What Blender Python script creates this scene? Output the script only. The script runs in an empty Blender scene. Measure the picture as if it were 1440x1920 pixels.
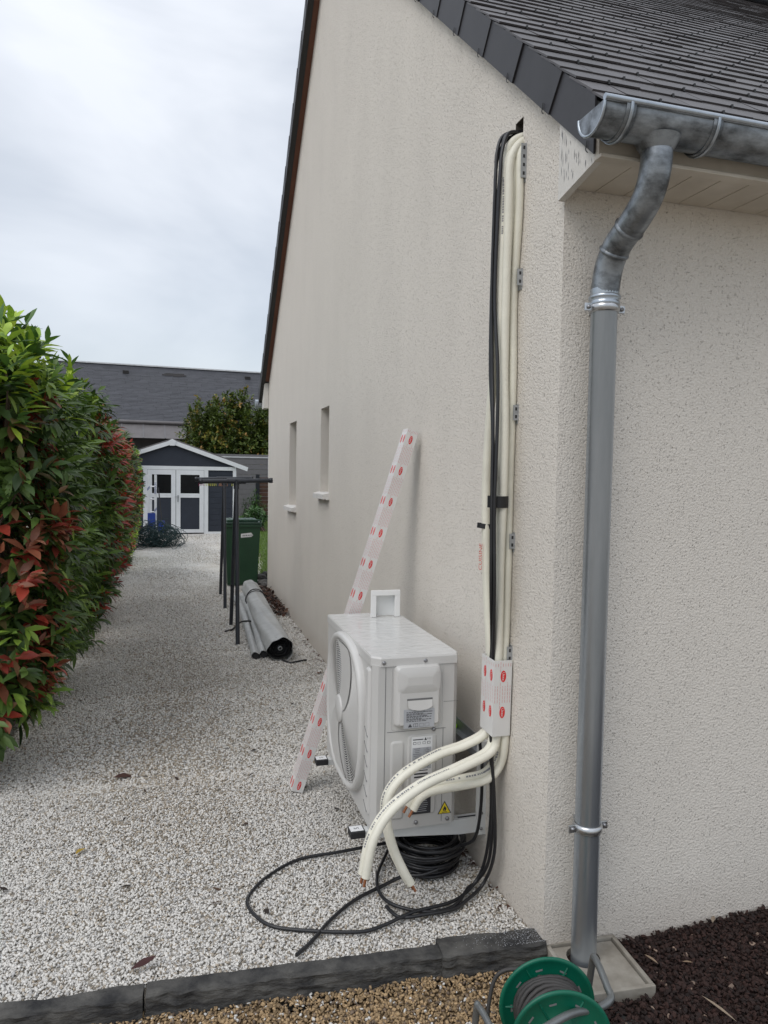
import bpy, math, random
import numpy as np
from mathutils import Vector, Matrix, noise as mnoise
R = math.radians
rng = np.random.default_rng(7); random.seed(7)
S = bpy.context.scene; COL = S.collection

# ---------------------------------------------------------------- camera, sky, sun, exposure
f_px, yaw, pit, roll = 1345.8, .28, .0532, .0164
fw = Vector((math.sin(yaw)*math.cos(pit), math.cos(yaw)*math.cos(pit), -math.sin(pit)))
rt = Vector((math.cos(yaw), -math.sin(yaw), 0)); up = rt.cross(fw)
r2 = math.cos(roll)*rt + math.sin(roll)*up; u2 = -math.sin(roll)*rt + math.cos(roll)*up
cam = bpy.data.cameras.new('camera'); co = bpy.data.objects.new('camera', cam); COL.objects.link(co)
cam.sensor_fit = 'HORIZONTAL'; cam.sensor_width = 36; cam.lens = 36*f_px/1440
cam.clip_start = .05; cam.clip_end = 2000
m = Matrix((r2, u2, -fw)).transposed().to_4x4(); m.translation = Vector((-1.1227, -1.9841, 1.5)); co.matrix_world = m
S.camera = co
S.view_settings.view_transform = 'Standard'; S.view_settings.look = 'None'
S.view_settings.exposure = 0.0; S.view_settings.gamma = 1

SUN_EL, SUN_AZ = R(50), R(236)          # azimuth measured from +Y towards +X
W = bpy.data.worlds.new("World"); S.world = W; W.use_nodes = True
nt = W.node_tree; nt.nodes.clear()
def N(t, kind, **kw):
    n = t.nodes.new(kind)
    for k, v in kw.items(): setattr(n, k, v)
    return n
wo = N(nt, 'ShaderNodeOutputWorld'); add = N(nt, 'ShaderNodeAddShader')
b1 = N(nt, 'ShaderNodeBackground'); b2 = N(nt, 'ShaderNodeBackground')
sky = N(nt, 'ShaderNodeTexSky', sky_type='NISHITA', sun_disc=False, sun_elevation=SUN_EL, sun_rotation=SUN_AZ)
nt.links.new(sky.outputs[0], b1.inputs[0]); b1.inputs[1].default_value = .05 
tc = N(nt, 'ShaderNodeTexCoord'); sep = N(nt, 'ShaderNodeSeparateXYZ'); nt.links.new(tc.outputs['Generated'], sep.inputs[0])
mp = N(nt, 'ShaderNodeMapping'); mp.inputs['Scale'].default_value = (1.5, 1.5, 4.2); mp.inputs['Location'].default_value = (3.1, .4, .2)
nt.links.new(tc.outputs['Generated'], mp.inputs[0])
nz = N(nt, 'ShaderNodeTexNoise'); nz.inputs['Scale'].default_value = 1.15; nz.inputs['Detail'].default_value = 5; nz.inputs['Roughness'].default_value = .5
nz.inputs['Distortion'].default_value = .35
nt.links.new(mp.outputs[0], nz.inputs['Vector'])
cr = N(nt, 'ShaderNodeValToRGB')
cr.color_ramp.elements[0].position = .34; cr.color_ramp.elements[0].color = (.365, .388, .418, 1)
cr.color_ramp.elements[1].position = .66; cr.color_ramp.elements[1].color = (.675, .683, .695, 1)
nt.links.new(nz.outputs['Fac'], cr.inputs[0])
mr = N(nt, 'ShaderNodeMapRange'); mr.inputs['From Min'].default_value = 0; mr.inputs['From Max'].default_value = 1
mr.inputs['To Min'].default_value = .80; mr.inputs['To Max'].default_value = 1.85
nt.links.new(sep.outputs['Z'], mr.inputs[0])
nt.links.new(cr.outputs[0], b2.inputs[0]); nt.links.new(mr.outputs[0], b2.inputs[1])
nt.links.new(b1.outputs[0], add.inputs[0]); nt.links.new(b2.outputs[0], add.inputs[1]); nt.links.new(add.outputs[0], wo.inputs[0])
sl = bpy.data.lights.new('sun', 'SUN'); sl.energy = 1.05; sl.angle = R(35); sl.color = (1, .965, .91)
so = bpy.data.objects.new('sun', sl); COL.objects.link(so)
sd = Vector((math.sin(SUN_AZ)*math.cos(SUN_EL), math.cos(SUN_AZ)*math.cos(SUN_EL), math.sin(SUN_EL)))
so.rotation_euler = sd.to_track_quat('Z', 'Y').to_euler()

# ---------------------------------------------------------------- materials
def mat(name, col, rough=.6, metal=0, var=.12, vs=6, bump=0, bs=60, bd=.004, det=4, island=0, attr=None, spec=.5, col2=None, lo=.3, hi=.7, stretch=None, coat=0):
    """principled with noise colour variation, optional bump, per-island variation, colour attribute"""
    M = bpy.data.materials.new(name); M.use_nodes = True; t = M.node_tree; b = t.nodes['Principled BSDF']
    b.inputs['Roughness'].default_value = rough; b.inputs['Metallic'].default_value = metal
    b.inputs['Specular IOR Level'].default_value = spec; b.inputs['Coat Weight'].default_value = coat
    g = N(t, 'ShaderNodeNewGeometry'); vec = g.outputs['Position']
    if stretch:
        k = N(t, 'ShaderNodeMapping'); k.inputs['Scale'].default_value = stretch; t.links.new(vec, k.inputs[0]); vec = k.outputs[0]
    n = N(t, 'ShaderNodeTexNoise'); n.inputs['Scale'].default_value = vs; n.inputs['Detail'].default_value = det; n.inputs['Roughness'].default_value = .6
    t.links.new(vec, n.inputs['Vector'])
    r = N(t, 'ShaderNodeValToRGB'); e = r.color_ramp.elements
    c2 = col2 or tuple(min(1, c*(1+var)) for c in col); c1 = col if col2 else tuple(c*(1-var) for c in col)
    e[0].position = lo; e[1].position = hi; e[0].color = (*c1, 1); e[1].color = (*c2, 1)
    t.links.new(n.outputs['Fac'], r.inputs[0]); out = r.outputs[0]
    if attr:
        a = N(t, 'ShaderNodeAttribute', attribute_name=attr)
        x = N(t, 'ShaderNodeMix', data_type='RGBA', blend_type='MULTIPLY'); x.inputs[0].default_value = 1
        t.links.new(a.outputs['Color'], x.inputs[6]); t.links.new(out, x.inputs[7]); out = x.outputs[2]
    if island:
        q = N(t, 'ShaderNodeMapRange'); q.inputs['To Min'].default_value = 1-island; q.inputs['To Max'].default_value = 1+island
        t.links.new(g.outputs['Random Per Island'], q.inputs[0])
        x = N(t, 'ShaderNodeMix', data_type='RGBA', blend_type='MULTIPLY'); x.inputs[0].default_value = 1
        t.links.new(out, x.inputs[6]); t.links.new(q.outputs[0], x.inputs[7]); out = x.outputs[2]
    t.links.new(out, b.inputs['Base Color'])
    if bump:
        n2 = N(t, 'ShaderNodeTexNoise'); n2.inputs['Scale'].default_value = bs; n2.inputs['Detail'].default_value = 3
        t.links.new(vec if stretch else g.outputs['Position'], n2.inputs['Vector'])
        bp = N(t, 'ShaderNodeBump'); bp.inputs['Strength'].default_value = bump; bp.inputs['Distance'].default_value = bd
        t.links.new(n2.outputs['Fac'], bp.inputs['Height']); t.links.new(bp.outputs[0], b.inputs['Normal'])
    return M

def render_wall(name, col, dirt):
    """scraped roughcast render: warped cells as bump, small dark pits, faint weather streaks, splash dirt low down"""
    M = bpy.data.materials.new(name); M.use_nodes = True; t = M.node_tree; b = t.nodes['Principled BSDF']; L = t.links.new
    b.inputs['Roughness'].default_value = .9; b.inputs['Specular IOR Level'].default_value = .2
    g = N(t, 'ShaderNodeNewGeometry'); P = g.outputs['Position']
    n0 = N(t, 'ShaderNodeTexNoise'); n0.inputs['Scale'].default_value = 135; n0.inputs['Detail'].default_value = 3.5; n0.inputs['Distortion'].default_value = .2; L(P, n0.inputs['Vector'])
    v = N(t, 'ShaderNodeTexVoronoi'); v.inputs['Scale'].default_value = 130; v.inputs['Randomness'].default_value = 1
    ad = N(t, 'ShaderNodeVectorMath', operation='MULTIPLY_ADD'); ad.inputs[1].default_value = (.020, .020, .020)
    L(n0.outputs['Color'], ad.inputs[0]); L(P, ad.inputs[2]); L(ad.outputs[0], v.inputs['Vector'])
    pr = N(t, 'ShaderNodeMapRange'); pr.inputs['From Min'].default_value = .10; pr.inputs['From Max'].default_value = .30; L(v.outputs['Distance'], pr.inputs[0])
    sel = N(t, 'ShaderNodeMath', operation='GREATER_THAN'); sel.inputs[1].default_value = .42
    sp = N(t, 'ShaderNodeSeparateColor'); L(v.outputs['Color'], sp.inputs[0]); L(sp.outputs[0], sel.inputs[0])
    pm = N(t, 'ShaderNodeMath', operation='MAXIMUM'); L(pr.outputs[0], pm.inputs[0]); L(sel.outputs[0], pm.inputs[1])   # 0 in a pit
    h = N(t, 'ShaderNodeMath', operation='MULTIPLY_ADD'); h.inputs[1].default_value = .9; L(pm.outputs[0], h.inputs[0])
    hn = N(t, 'ShaderNodeMath', operation='MULTIPLY'); hn.inputs[1].default_value = 1.3; L(n0.outputs['Fac'], hn.inputs[0]); L(hn.outputs[0], h.inputs[2])
    bp = N(t, 'ShaderNodeBump'); bp.inputs['Strength'].default_value = .9; bp.inputs['Distance'].default_value = .0043
    L(h.outputs[0], bp.inputs['Height']); L(bp.outputs[0], b.inputs['Normal'])
    mpn = N(t, 'ShaderNodeMapping'); mpn.inputs['Scale'].default_value = (2.2, 2.2, .9); L(P, mpn.inputs[0])
    n1 = N(t, 'ShaderNodeTexNoise'); n1.inputs['Scale'].default_value = 1.3; n1.inputs['Detail'].default_value = 6; L(mpn.outputs[0], n1.inputs['Vector'])
    r1 = N(t, 'ShaderNodeValToRGB'); e = r1.color_ramp.elements; e[0].position = .28; e[1].position = .7
    e[0].color = (*[c*.965 for c in col], 1); e[1].color = (*[min(1, c*1.025) for c in col], 1); L(n1.outputs['Fac'], r1.inputs[0])
    mx = N(t, 'ShaderNodeMix', data_type='RGBA', blend_type='MULTIPLY'); mx.inputs[0].default_value = .14; L(r1.outputs[0], mx.inputs[6])
    cb = N(t, 'ShaderNodeCombineColor'); [L(pm.outputs[0], cb.inputs[i]) for i in range(3)]; L(cb.outputs[0], mx.inputs[7])
    s = N(t, 'ShaderNodeSeparateXYZ'); L(P, s.inputs[0])                      # splash dirt near the ground
    n2 = N(t, 'ShaderNodeTexNoise'); n2.inputs['Scale'].default_value = 3; n2.inputs['Detail'].default_value = 6; L(P, n2.inputs['Vector'])
    q = N(t, 'ShaderNodeMath', operation='MULTIPLY_ADD'); q.inputs[1].default_value = -2.4; q.inputs[2].default_value = .42; L(s.outputs['Z'], q.inputs[0])
    q2 = N(t, 'ShaderNodeMath', operation='MULTIPLY', use_clamp=True); L(q.outputs[0], q2.inputs[0]); L(n2.outputs['Fac'], q2.inputs[1])
    md = N(t, 'ShaderNodeMix', data_type='RGBA'); L(q2.outputs[0], md.inputs[0]); L(mx.outputs[2], md.inputs[6]); md.inputs[7].default_value = (*dirt, 1)
    L(md.outputs[2], b.inputs['Base Color'])
    return M

def gravel_mat(name, dark, light, tan, scale):
    M = bpy.data.materials.new(name); M.use_nodes = True; t = M.node_tree; b = t.nodes['Principled BSDF']; L = t.links.new
    b.inputs['Roughness'].default_value = .85
    g = N(t, 'ShaderNodeNewGeometry'); P = g.outputs['Position']
    v = N(t, 'ShaderNodeTexVoronoi'); v.inputs['Scale'].default_value = scale; L(P, v.inputs['Vector'])
    sp = N(t, 'ShaderNodeSeparateColor'); L(v.outputs['Color'], sp.inputs[0])
    r = N(t, 'ShaderNodeValToRGB'); e = r.color_ramp.elements; e[0].position = 0; e[0].color = (*tan, 1); e[1].position = .28; e[1].color = (*light, 1)
    L(sp.outputs[0], r.inputs[0])
    gp = N(t, 'ShaderNodeMapRange'); gp.inputs['From Min'].default_value = .5; gp.inputs['From Max'].default_value = .95; L(v.outputs['Distance'], gp.inputs[0])
    mx = N(t, 'ShaderNodeMix', data_type='RGBA'); L(gp.outputs[0], mx.inputs[0]); L(r.outputs[0], mx.inputs[6]); mx.inputs[7].default_value = (*dark, 1)
    n = N(t, 'ShaderNodeTexNoise'); n.inputs['Scale'].default_value = 1.1; n.inputs['Detail'].default_value = 5; L(P, n.inputs['Vector'])
    r3 = N(t, 'ShaderNodeValToRGB'); e = r3.color_ramp.elements; e[0].position = .35; e[0].color = (.8, .76, .69, 1); e[1].position = .6; e[1].color = (1, 1, 1, 1); L(n.outputs['Fac'], r3.inputs[0])
    m2 = N(t, 'ShaderNodeMix', data_type='RGBA', blend_type='MULTIPLY'); m2.inputs[0].default_value = 1; L(mx.outputs[2], m2.inputs[6]); L(r3.outputs[0], m2.inputs[7])
    L(m2.outputs[2], b.inputs['Base Color'])
    bp = N(t, 'ShaderNodeBump'); bp.inputs['Strength'].default_value = .45; bp.inputs['Distance'].default_value = .006; bp.invert = True
    L(v.outputs['Distance'], bp.inputs['Height']); L(bp.outputs[0], b.inputs['Normal'])
    return M

def leaf_mat(name, rough=.47):
    M = bpy.data.materials.new(name); M.use_nodes = True; t = M.node_tree; b = t.nodes['Principled BSDF']; L = t.links.new
    a = N(t, 'ShaderNodeAttribute', attribute_name='tint'); g = N(t, 'ShaderNodeNewGeometry')
    n = N(t, 'ShaderNodeTexNoise'); n.inputs['Scale'].default_value = 40; L(g.outputs['Position'], n.inputs['Vector'])
    q = N(t, 'ShaderNodeMapRange'); q.inputs['To Min'].default_value = .75; q.inputs['To Max'].default_value = 1.25; L(n.outputs['Fac'], q.inputs[0])
    x = N(t, 'ShaderNodeMix', data_type='RGBA', blend_type='MULTIPLY'); x.inputs[0].default_value = 1
    L(a.outputs['Color'], x.inputs[6]); L(q.outputs[0], x.inputs[7]); L(x.outputs[2], b.inputs['Base Color'])
    b.inputs['Roughness'].default_value = rough; b.inputs['Specular IOR Level'].default_value = .45
    tr = N(t, 'ShaderNodeBsdfTranslucent'); L(x.outputs[2], tr.inputs[0]); ms = N(t, 'ShaderNodeMixShader'); ms.inputs[0].default_value = .22
    L(b.outputs[0], ms.inputs[1]); L(tr.outputs[0], ms.inputs[2]); L(ms.outputs[0], t.nodes['Material Output'].inputs[0])
    return M

M = {}
M['wall'] = render_wall('roughcast_render', (.70, .655, .592), (.36, .29, .24))
M['white_paint'] = mat('cracked_white_paint', (.60, .57, .52), .6, vs=14, col2=(.72, .70, .66), bump=.5, bs=20, stretch=(30, 30, 4))
M['fascia'] = mat('dirty_cream_pvc', (.50, .45, .38), .5, vs=5, col2=(.66, .61, .53))
M['slate'] = mat('slate', (.066, .060, .062), .5, var=.18, vs=14, island=.16, bump=.25, bs=70, bd=.002)
M['verge'] = mat('verge_slate', (.030, .029, .033), .55, var=.15, vs=9, island=.12, bump=.15, bs=50, bd=.002)
M['hook'] = mat('black_hook', (.02, .02, .02), .5)
M['brown_board'] = mat('brown_board', (.16, .065, .04), .7, vs=8)
M['zinc'] = mat('weathered_zinc', (.36, .40, .44), .30, .82, vs=9, col2=(.46, .50, .545), bump=.08, bs=30, lo=.25, hi=.75, stretch=(3, 3, .35))
M['zinc_dark'] = mat('stained_zinc', (.085, .09, .095), .40, .7, vs=8, col2=(.31, .335, .36), bump=.12, bs=25, lo=.35, hi=.6, stretch=(1.2, 2.6, 2.6), det=7)
M['galv'] = mat('galvanised_steel', (.42, .44, .46), .4, .7, vs=30)
M['chrome'] = mat('bright_clamp_steel', (.5, .51, .52), .28, .9, vs=30)
M['dark_hole'] = mat('rough_hole', (.10, .085, .07), .95, vs=40, bump=.8, bs=60, bd=.01)
M['sill'] = mat('sill_stone', (.66, .64, .61), .8, vs=20)
M['pvc_white'] = mat('white_window_pvc', (.75, .75, .74), .4)
M['glass'] = mat('dark_glass', (.008, .009, .010), .15, spec=.2)
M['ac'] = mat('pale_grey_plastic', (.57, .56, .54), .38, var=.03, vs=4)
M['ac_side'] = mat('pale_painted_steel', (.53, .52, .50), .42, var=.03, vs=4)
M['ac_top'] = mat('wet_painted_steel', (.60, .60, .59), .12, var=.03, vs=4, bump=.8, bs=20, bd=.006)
M['seam'] = mat('panel_gap', (.16, .16, .16), .8)
M['label_grey'] = mat('grey_sticker', (.40, .41, .43), .5, var=.04)
M['label_white'] = mat('white_sticker', (.72, .72, .72), .5, var=.04)
M['ink'] = mat('black_print', (.03, .03, .035), .6)
M['ink_grey'] = mat('grey_print', (.2, .2, .21), .6)
M['orange'] = mat('orange_print', (.75, .14, .03), .6)
M['yellow'] = mat('yellow_print', (.80, .62, .02), .5)
M['screw'] = mat('screw_steel', (.3, .3, .31), .35, .8)
M['rubber'] = mat('black_rubber', (.018, .018, .02), .6)
M['bracket'] = mat('white_bracket_paint', (.62, .63, .62), .45, var=.05)
M['green_vial'] = mat('green_level_vial', (.35, .75, .05), .2)
M['ins'] = mat('cream_foam_sleeve', (.74, .715, .61), .55, var=.05, vs=12, bump=.35, bs=38, bd=.004)
M['copper'] = mat('copper', (.55, .24, .13), .35, .9)
M['cable'] = mat('black_cable', (.014, .014, .016), .38, var=.2, vs=30)
M['tape'] = mat('black_tape', (.012, .012, .013), .5)
M['red_ink'] = mat('red_marker', (.55, .07, .04), .6)
M['red_logo'] = mat('red_logo', (.68, .02, .02), .5)
M['pink_print'] = mat('pale_red_print', (.60, .13, .13), .6)
M['duct'] = mat('white_trunking_film', (.70, .69, .67), .35, var=.04)
M['grey_frame'] = mat('anthracite_tube', (.018, .021, .028), .42, var=.15, vs=20)
M['bin'] = mat('dark_green_plastic', (.012, .05, .022), .45, var=.12)
M['bin_lid'] = mat('green_lid_plastic', (.03, .075, .05), .3, var=.15)
M['tarp'] = mat('grey_tarpaulin', (.33, .335, .33), .5, vs=7, col2=(.44, .445, .435), bump=.5, bs=14, bd=.01)
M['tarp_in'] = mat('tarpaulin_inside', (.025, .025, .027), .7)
M['shed_grey'] = mat('shed_grey_cladding', (.032, .038, .052), .6, spec=.3, var=.08)
M['shed_white'] = mat('shed_white_trim', (.72, .74, .76), .5, var=.05)
M['fence_grey'] = mat('grey_composite', (.15, .145, .15), .6, var=.08)
M['fence_rail'] = mat('pale_metal_rail', (.6, .61, .62), .4, .2)
M['brown_wood'] = mat('brown_wood', (.085, .04, .025), .75, var=.25, vs=8, island=.2)
M['nbr_slate'] = mat('distant_slate', (.058, .060, .070), .55, var=.12, vs=3, island=.12)
M['nbr_zinc'] = mat('distant_zinc', (.14, .13, .13), .5, .2, vs=3)
M['nbr_wall'] = mat('distant_dark_wall', (.05, .05, .055), .8)
M['stain'] = mat('dark_roof_stain', (.02, .018, .018), .8)
M['slate_stone'] = mat('slate_kerb', (.026, .026, .027), .8, spec=.3, vs=9, col2=(.125, .12, .11), bump=.9, bs=34, bd=.008, stretch=(1, 1, 2.5), lo=.35, hi=.75)
M['concrete'] = mat('concrete', (.17, .15, .12), .85, vs=9, col2=(.36, .335, .29), bump=.4, bs=90, bd=.002)
M['reel'] = mat('green_reel_plastic', (.0, .105, .06), .42, var=.1, vs=10)
M['hose'] = mat('dark_wound_cable', (.045, .042, .04), .6, var=.2, vs=20)
M['tube_steel'] = mat('grey_tube_steel', (.20, .21, .21), .4, .6, vs=16)
M['stone_w'] = mat('white_gravel_stone', (1, 1, 1), .75, var=.10, vs=120, attr='tint')
M['gravel'] = gravel_mat('white_gravel', (.40, .375, .34), (.70, .685, .65), (.50, .45, .38), 75)
M['under'] = mat('dirt_between_stones', (.46, .43, .38), .95, var=.3, vs=60)
M['under_o'] = mat('dirt_between_ochre', (.12, .08, .04), .95, var=.3, vs=60)
M['under_m'] = mat('mulch_base', (.02, .009, .007), .95, var=.3, vs=60)
M['chip'] = mat('mulch_chip', (1, 1, 1), .85, var=.25, vs=90, attr='tint')
M['hedge_soil'] = mat('dark_hedge_soil', (.05, .036, .025), .95, var=.3, vs=9, bump=.6, bs=30, bd=.02)
M['soil'] = mat('packed_soil', (.26, .23, .19), .95, var=.2, vs=2)
M['lawn'] = mat('lawn_soil', (.06, .10, .015), .9, var=.3, vs=8)
M['leaf'] = leaf_mat('leaves'); M['leaf_dull'] = leaf_mat('dry_leaves', .7)
M['bark'] = mat('bark', (.07, .05, .035), .9, var=.3, vs=30, bump=.5, bs=40)
M['timber'] = mat('old_timber_edge', (.08, .055, .04), .85, var=.25, vs=10, stretch=(1, .2, 1))
M['blue'] = mat('blue_plastic', (.015, .04, .22), .45)
M['ladder'] = mat('white_aluminium', (.66, .68, .70), .4, .1)
M['mesh_green'] = mat('dark_green_wire', (.008, .035, .035), .5)
M['pink'] = mat('pink_peg', (.42, .02, .12), .45); M['peg_y'] = mat('yellow_peg', (.5, .5, .06), .5); M['peg_o'] = mat('orange_peg', (.55, .25, .12), .5)
M['rock'] = mat('grey_rock', (.10, .095, .09), .85, var=.4, vs=12, bump=.6, bs=20, bd=.01)
M['wire'] = mat('grey_line', (.3, .3, .3), .5)
M['frame_pl'] = mat('white_frame_plastic', (.80, .80, .79), .35, var=.02)
M['frame_in'] = mat('milky_plastic', (.74, .75, .74), .35, var=.02)

# ---------------------------------------------------------------- mesh helpers
ORG = {}
class MB:
    """collects shapes in world coordinates and links them as one mesh object"""
    def __init__(s): s.v = []; s.f = []; s.mi = []; s.mats = []; s.sm = []; s.tint = []
    def mid(s, m):
        if m not in s.mats: s.mats.append(m)
        return s.mats.index(m)
    def add(s, vs, fs, m, smooth=False, tint=None):
        o = len(s.v); k = s.mid(m); s.v += [tuple(map(float, v)) for v in vs]
        for q in fs: s.f.append([i+o for i in q]); s.mi.append(k); s.sm.append(smooth)
        s.tint += [tint or (1, 1, 1)]*len(vs)
        return s
    def box(s, a, b, m, bev=0, M4=None):
        x0, y0, z0 = a; x1, y1, z1 = b
        if bev:
            vs = []; lo = (min(x0, x1), min(y0, y1), min(z0, z1)); hi = (max(x0, x1), max(y0, y1), max(z0, z1))
            import bmesh
            bm = bmesh.new(); bmesh.ops.create_cube(bm, size=1)
            for v in bm.verts:
                for i in range(3): v.co[i] = lo[i] if v.co[i] < 0 else hi[i]
            bmesh.ops.bevel(bm, geom=list(bm.edges)+list(bm.verts), offset=bev, segments=2, affect='EDGES', profile=.6)
            bm.verts.index_update(); vs = [v.co.copy() for v in bm.verts]; fs = [[v.index for v in f.verts] for f in bm.faces]; bm.free()
            if M4: vs = [M4@v for v in vs]
            return s.add(vs, fs, m)
        vs = [Vector(p) for p in ((x0,y0,z0),(x1,y0,z0),(x1,y1,z0),(x0,y1,z0),(x0,y0,z1),(x1,y0,z1),(x1,y1,z1),(x0,y1,z1))]
        if M4: vs = [M4@v for v in vs]
        return s.add(vs, [(0,3,2,1),(4,5,6,7),(0,1,5,4),(1,2,6,5),(2,3,7,6),(3,0,4,7)], m)
    def prism(s, poly, ext, m, smooth=False):
        """polygon of 3D points, extruded by the vector ext"""
        n = len(poly); e = Vector(ext); a = [Vector(p) for p in poly]; b = [p+e for p in a]
        fs = [tuple(range(n)), tuple(range(2*n-1, n-1, -1))]+[(i, (i+1) % n+0, (i+1) % n+n, i+n) for i in range(n)]
        fs[0] = tuple(reversed(fs[0])); fs[1] = tuple(reversed(fs[1])); fs[2:] = [tuple(q) for q in fs[2:]]
        return s.add(a+b, fs, m)
    def quad(s, pts, m): return s.add([Vector(p) for p in pts], [tuple(range(len(pts)))], m)
    def tube(s, pts, r, m, seg=10, cap=True, sub=6, closed=False, smooth_path=True, tint=None):
        P = spline(pts, sub, closed) if smooth_path and len(pts) > 2 else [Vector(p) for p in pts]
        n = len(P); rad = (lambda i: r) if not hasattr(r, '__len__') else (lambda i: float(np.interp(i/(n-1), np.linspace(0, 1, len(r)), r)))
        vs = []; fs = []; pn = None
        for i in range(n):
            a = P[i-1] if (i or closed) else P[i]; b = P[(i+1) % n] if (i < n-1 or closed) else P[i]
            T = (b-a).normalized()
            if pn is None:
                pn = T.orthogonal().normalized()
            else:
                pn = (pn-T*pn.dot(T)); pn = pn.normalized() if pn.length > 1e-6 else T.orthogonal().normalized()
            bn = T.cross(pn); rr = rad(i)
            for k in range(seg):
                an = 2*math.pi*k/seg; vs.append(P[i]+pn*math.cos(an)*rr+bn*math.sin(an)*rr)
        for i in range(n if closed else n-1):
            j = (i+1) % n
            for k in range(seg): fs.append((i*seg+k, i*seg+(k+1) % seg, j*seg+(k+1) % seg, j*seg+k))
        s.add(vs, fs, m, True, tint)
        if cap and not closed:
            s.add(vs[:seg], [tuple(range(seg-1, -1, -1))], m, tint=tint); s.add(vs[-seg:], [tuple(range(seg))], m, tint=tint)
        return s
    def lathe(s, c, axis, prof, m, seg=32, smooth=True, cap=False):
        """prof: (radius, distance along axis)"""
        A = Vector(axis).normalized(); u = A.orthogonal().normalized(); w = A.cross(u); c = Vector(c); vs = []; fs = []
        for r_, h in prof:
            for k in range(seg):
                an = 2*math.pi*k/seg; vs.append(c+A*h+(u*math.cos(an)+w*math.sin(an))*r_)
        for i in range(len(prof)-1):
            for k in range(seg): fs.append((i*seg+k, i*seg+(k+1) % seg, (i+1)*seg+(k+1) % seg, (i+1)*seg+k))
        s.add(vs, fs, m, smooth)
        if cap: s.add(vs[:seg], [tuple(range(seg-1, -1, -1))], m); s.add(vs[-seg:], [tuple(range(seg))], m)
        return s
    def build(s, name, parent=None, org=None, keep=False):
        me = bpy.data.meshes.new(name); o = Vector(org) if org is not None else (ORG[parent] if parent else Vector((0, 0, 0)))
        me.from_pydata([Vector(v)-o for v in s.v], [], s.f)
        for q in s.mats: me.materials.append(M[q])
        me.polygons.foreach_set('material_index', s.mi); me.polygons.foreach_set('use_smooth', s.sm)
        if any(t != (1, 1, 1) for t in s.tint):
            at = me.color_attributes.new('tint', 'FLOAT_COLOR', 'POINT'); at.data.foreach_set('color', np.c_[np.array(s.tint), np.ones(len(s.tint))].ravel())
        me.update(); ob = bpy.data.objects.new(name, me); COL.objects.link(ob); ORG[ob] = o
        if parent: ob.parent = parent
        else: ob.location = o
        return ob
def spline(pts, sub=6, closed=False):
    P = [Vector(p) for p in pts]; n = len(P); out = []
    for i in range(n if closed else n-1):
        a, b, c, d = (P[(i+k) % n] if closed else P[min(max(i+k, 0), n-1)] for k in (-1, 0, 1, 2))
        for j in range(sub):
            t = j/sub; out.append(.5*((2*b)+(c-a)*t+(2*a-5*b+4*c-d)*t*t+(3*b-a-3*c+d)*t**3))
    if not closed: out.append(P[-1])
    return out
def tag(o, label=None, cat=None, group=None, kind=None):
    if label: o['label'] = label
    if cat: o['category'] = cat
    if group: o['group'] = group
    if kind: o['kind'] = kind
    return o
def thing(name, loc, label, cat, group=None):
    o = bpy.data.objects.new(name, None); COL.objects.link(o); o.location = loc; ORG[o] = Vector(loc); o.empty_display_size = .1
    return tag(o, label, cat, group)
def big(name, V, F, m, tint=None, smooth=True, kind=None, org=(0, 0, 0), parent=None):
    """numpy vertices and faces (one face size) -> one mesh"""
    me = bpy.data.meshes.new(name); o = ORG[parent] if parent else Vector(org); V = np.asarray(V, np.float32)-np.array(o, np.float32); F = np.asarray(F, np.int32); k = F.shape[1]
    me.vertices.add(len(V)); me.vertices.foreach_set('co', V.ravel()); me.loops.add(F.size); me.loops.foreach_set('vertex_index', F.ravel())
    me.polygons.add(len(F)); me.polygons.foreach_set('loop_start', np.arange(0, F.size, k, dtype=np.int32)); me.polygons.foreach_set('loop_total', np.full(len(F), k, np.int32))
    me.polygons.foreach_set('use_smooth', np.full(len(F), smooth)); me.update(calc_edges=True)
    if tint is not None:
        at = me.color_attributes.new('tint', 'FLOAT_COLOR', 'POINT'); at.data.foreach_set('color', np.c_[tint, np.ones(len(tint))].astype(np.float32).ravel())
    me.materials.append(M[m]); ob = bpy.data.objects.new(name, me); COL.objects.link(ob); ORG[ob] = Vector(o)
    if parent: ob.parent = parent
    else: ob.location = o
    if kind: ob['kind'] = kind
    return ob
_txt = {}
def text_geo(s):
    """flat lettering: vertices (unit cap height, centred) and faces"""
    if s not in _txt:
        c = bpy.data.curves.new('t', 'FONT'); c.body = s; c.align_x = 'CENTER'; c.align_y = 'CENTER'; c.resolution_u = 3
        o = bpy.data.objects.new('t', c); COL.objects.link(o); bpy.context.view_layer.update()
        me = bpy.data.meshes.new_from_object(o.evaluated_get(bpy.context.evaluated_depsgraph_get()))
        _txt[s] = ([v.co.copy() for v in me.vertices], [tuple(p.vertices) for p in me.polygons])
        bpy.data.objects.remove(o); bpy.data.curves.remove(c); bpy.data.meshes.remove(me)
    return _txt[s]
def put_text(mb, s, c, ux, uy, size, m):
    vs, fs = text_geo(s); c = Vector(c); ux = Vector(ux); uy = Vector(uy)
    mb.add([c+ux*v.x*size+uy*v.y*size for v in vs], fs, m)
def ellipse(mb, c, ux, uy, a, b, m, n=24):
    c = Vector(c); ux = Vector(ux); uy = Vector(uy)
    mb.add([c+ux*a*math.cos(2*math.pi*i/n)+uy*b*math.sin(2*math.pi*i/n) for i in range(n)], [tuple(range(n))], m)
def rrect(w, h, r, n=5):
    """outline of a rounded rectangle, counter-clockwise"""
    out = []
    for cx, cy, a0 in ((w-r, h-r, 0), (-w+r, h-r, 90), (-w+r, -h+r, 180), (w-r, -h+r, 270)):
        for i in range(n+1): a = R(a0+90*i/n); out.append((cx+r*math.cos(a), cy+r*math.sin(a)))
    return out
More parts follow.
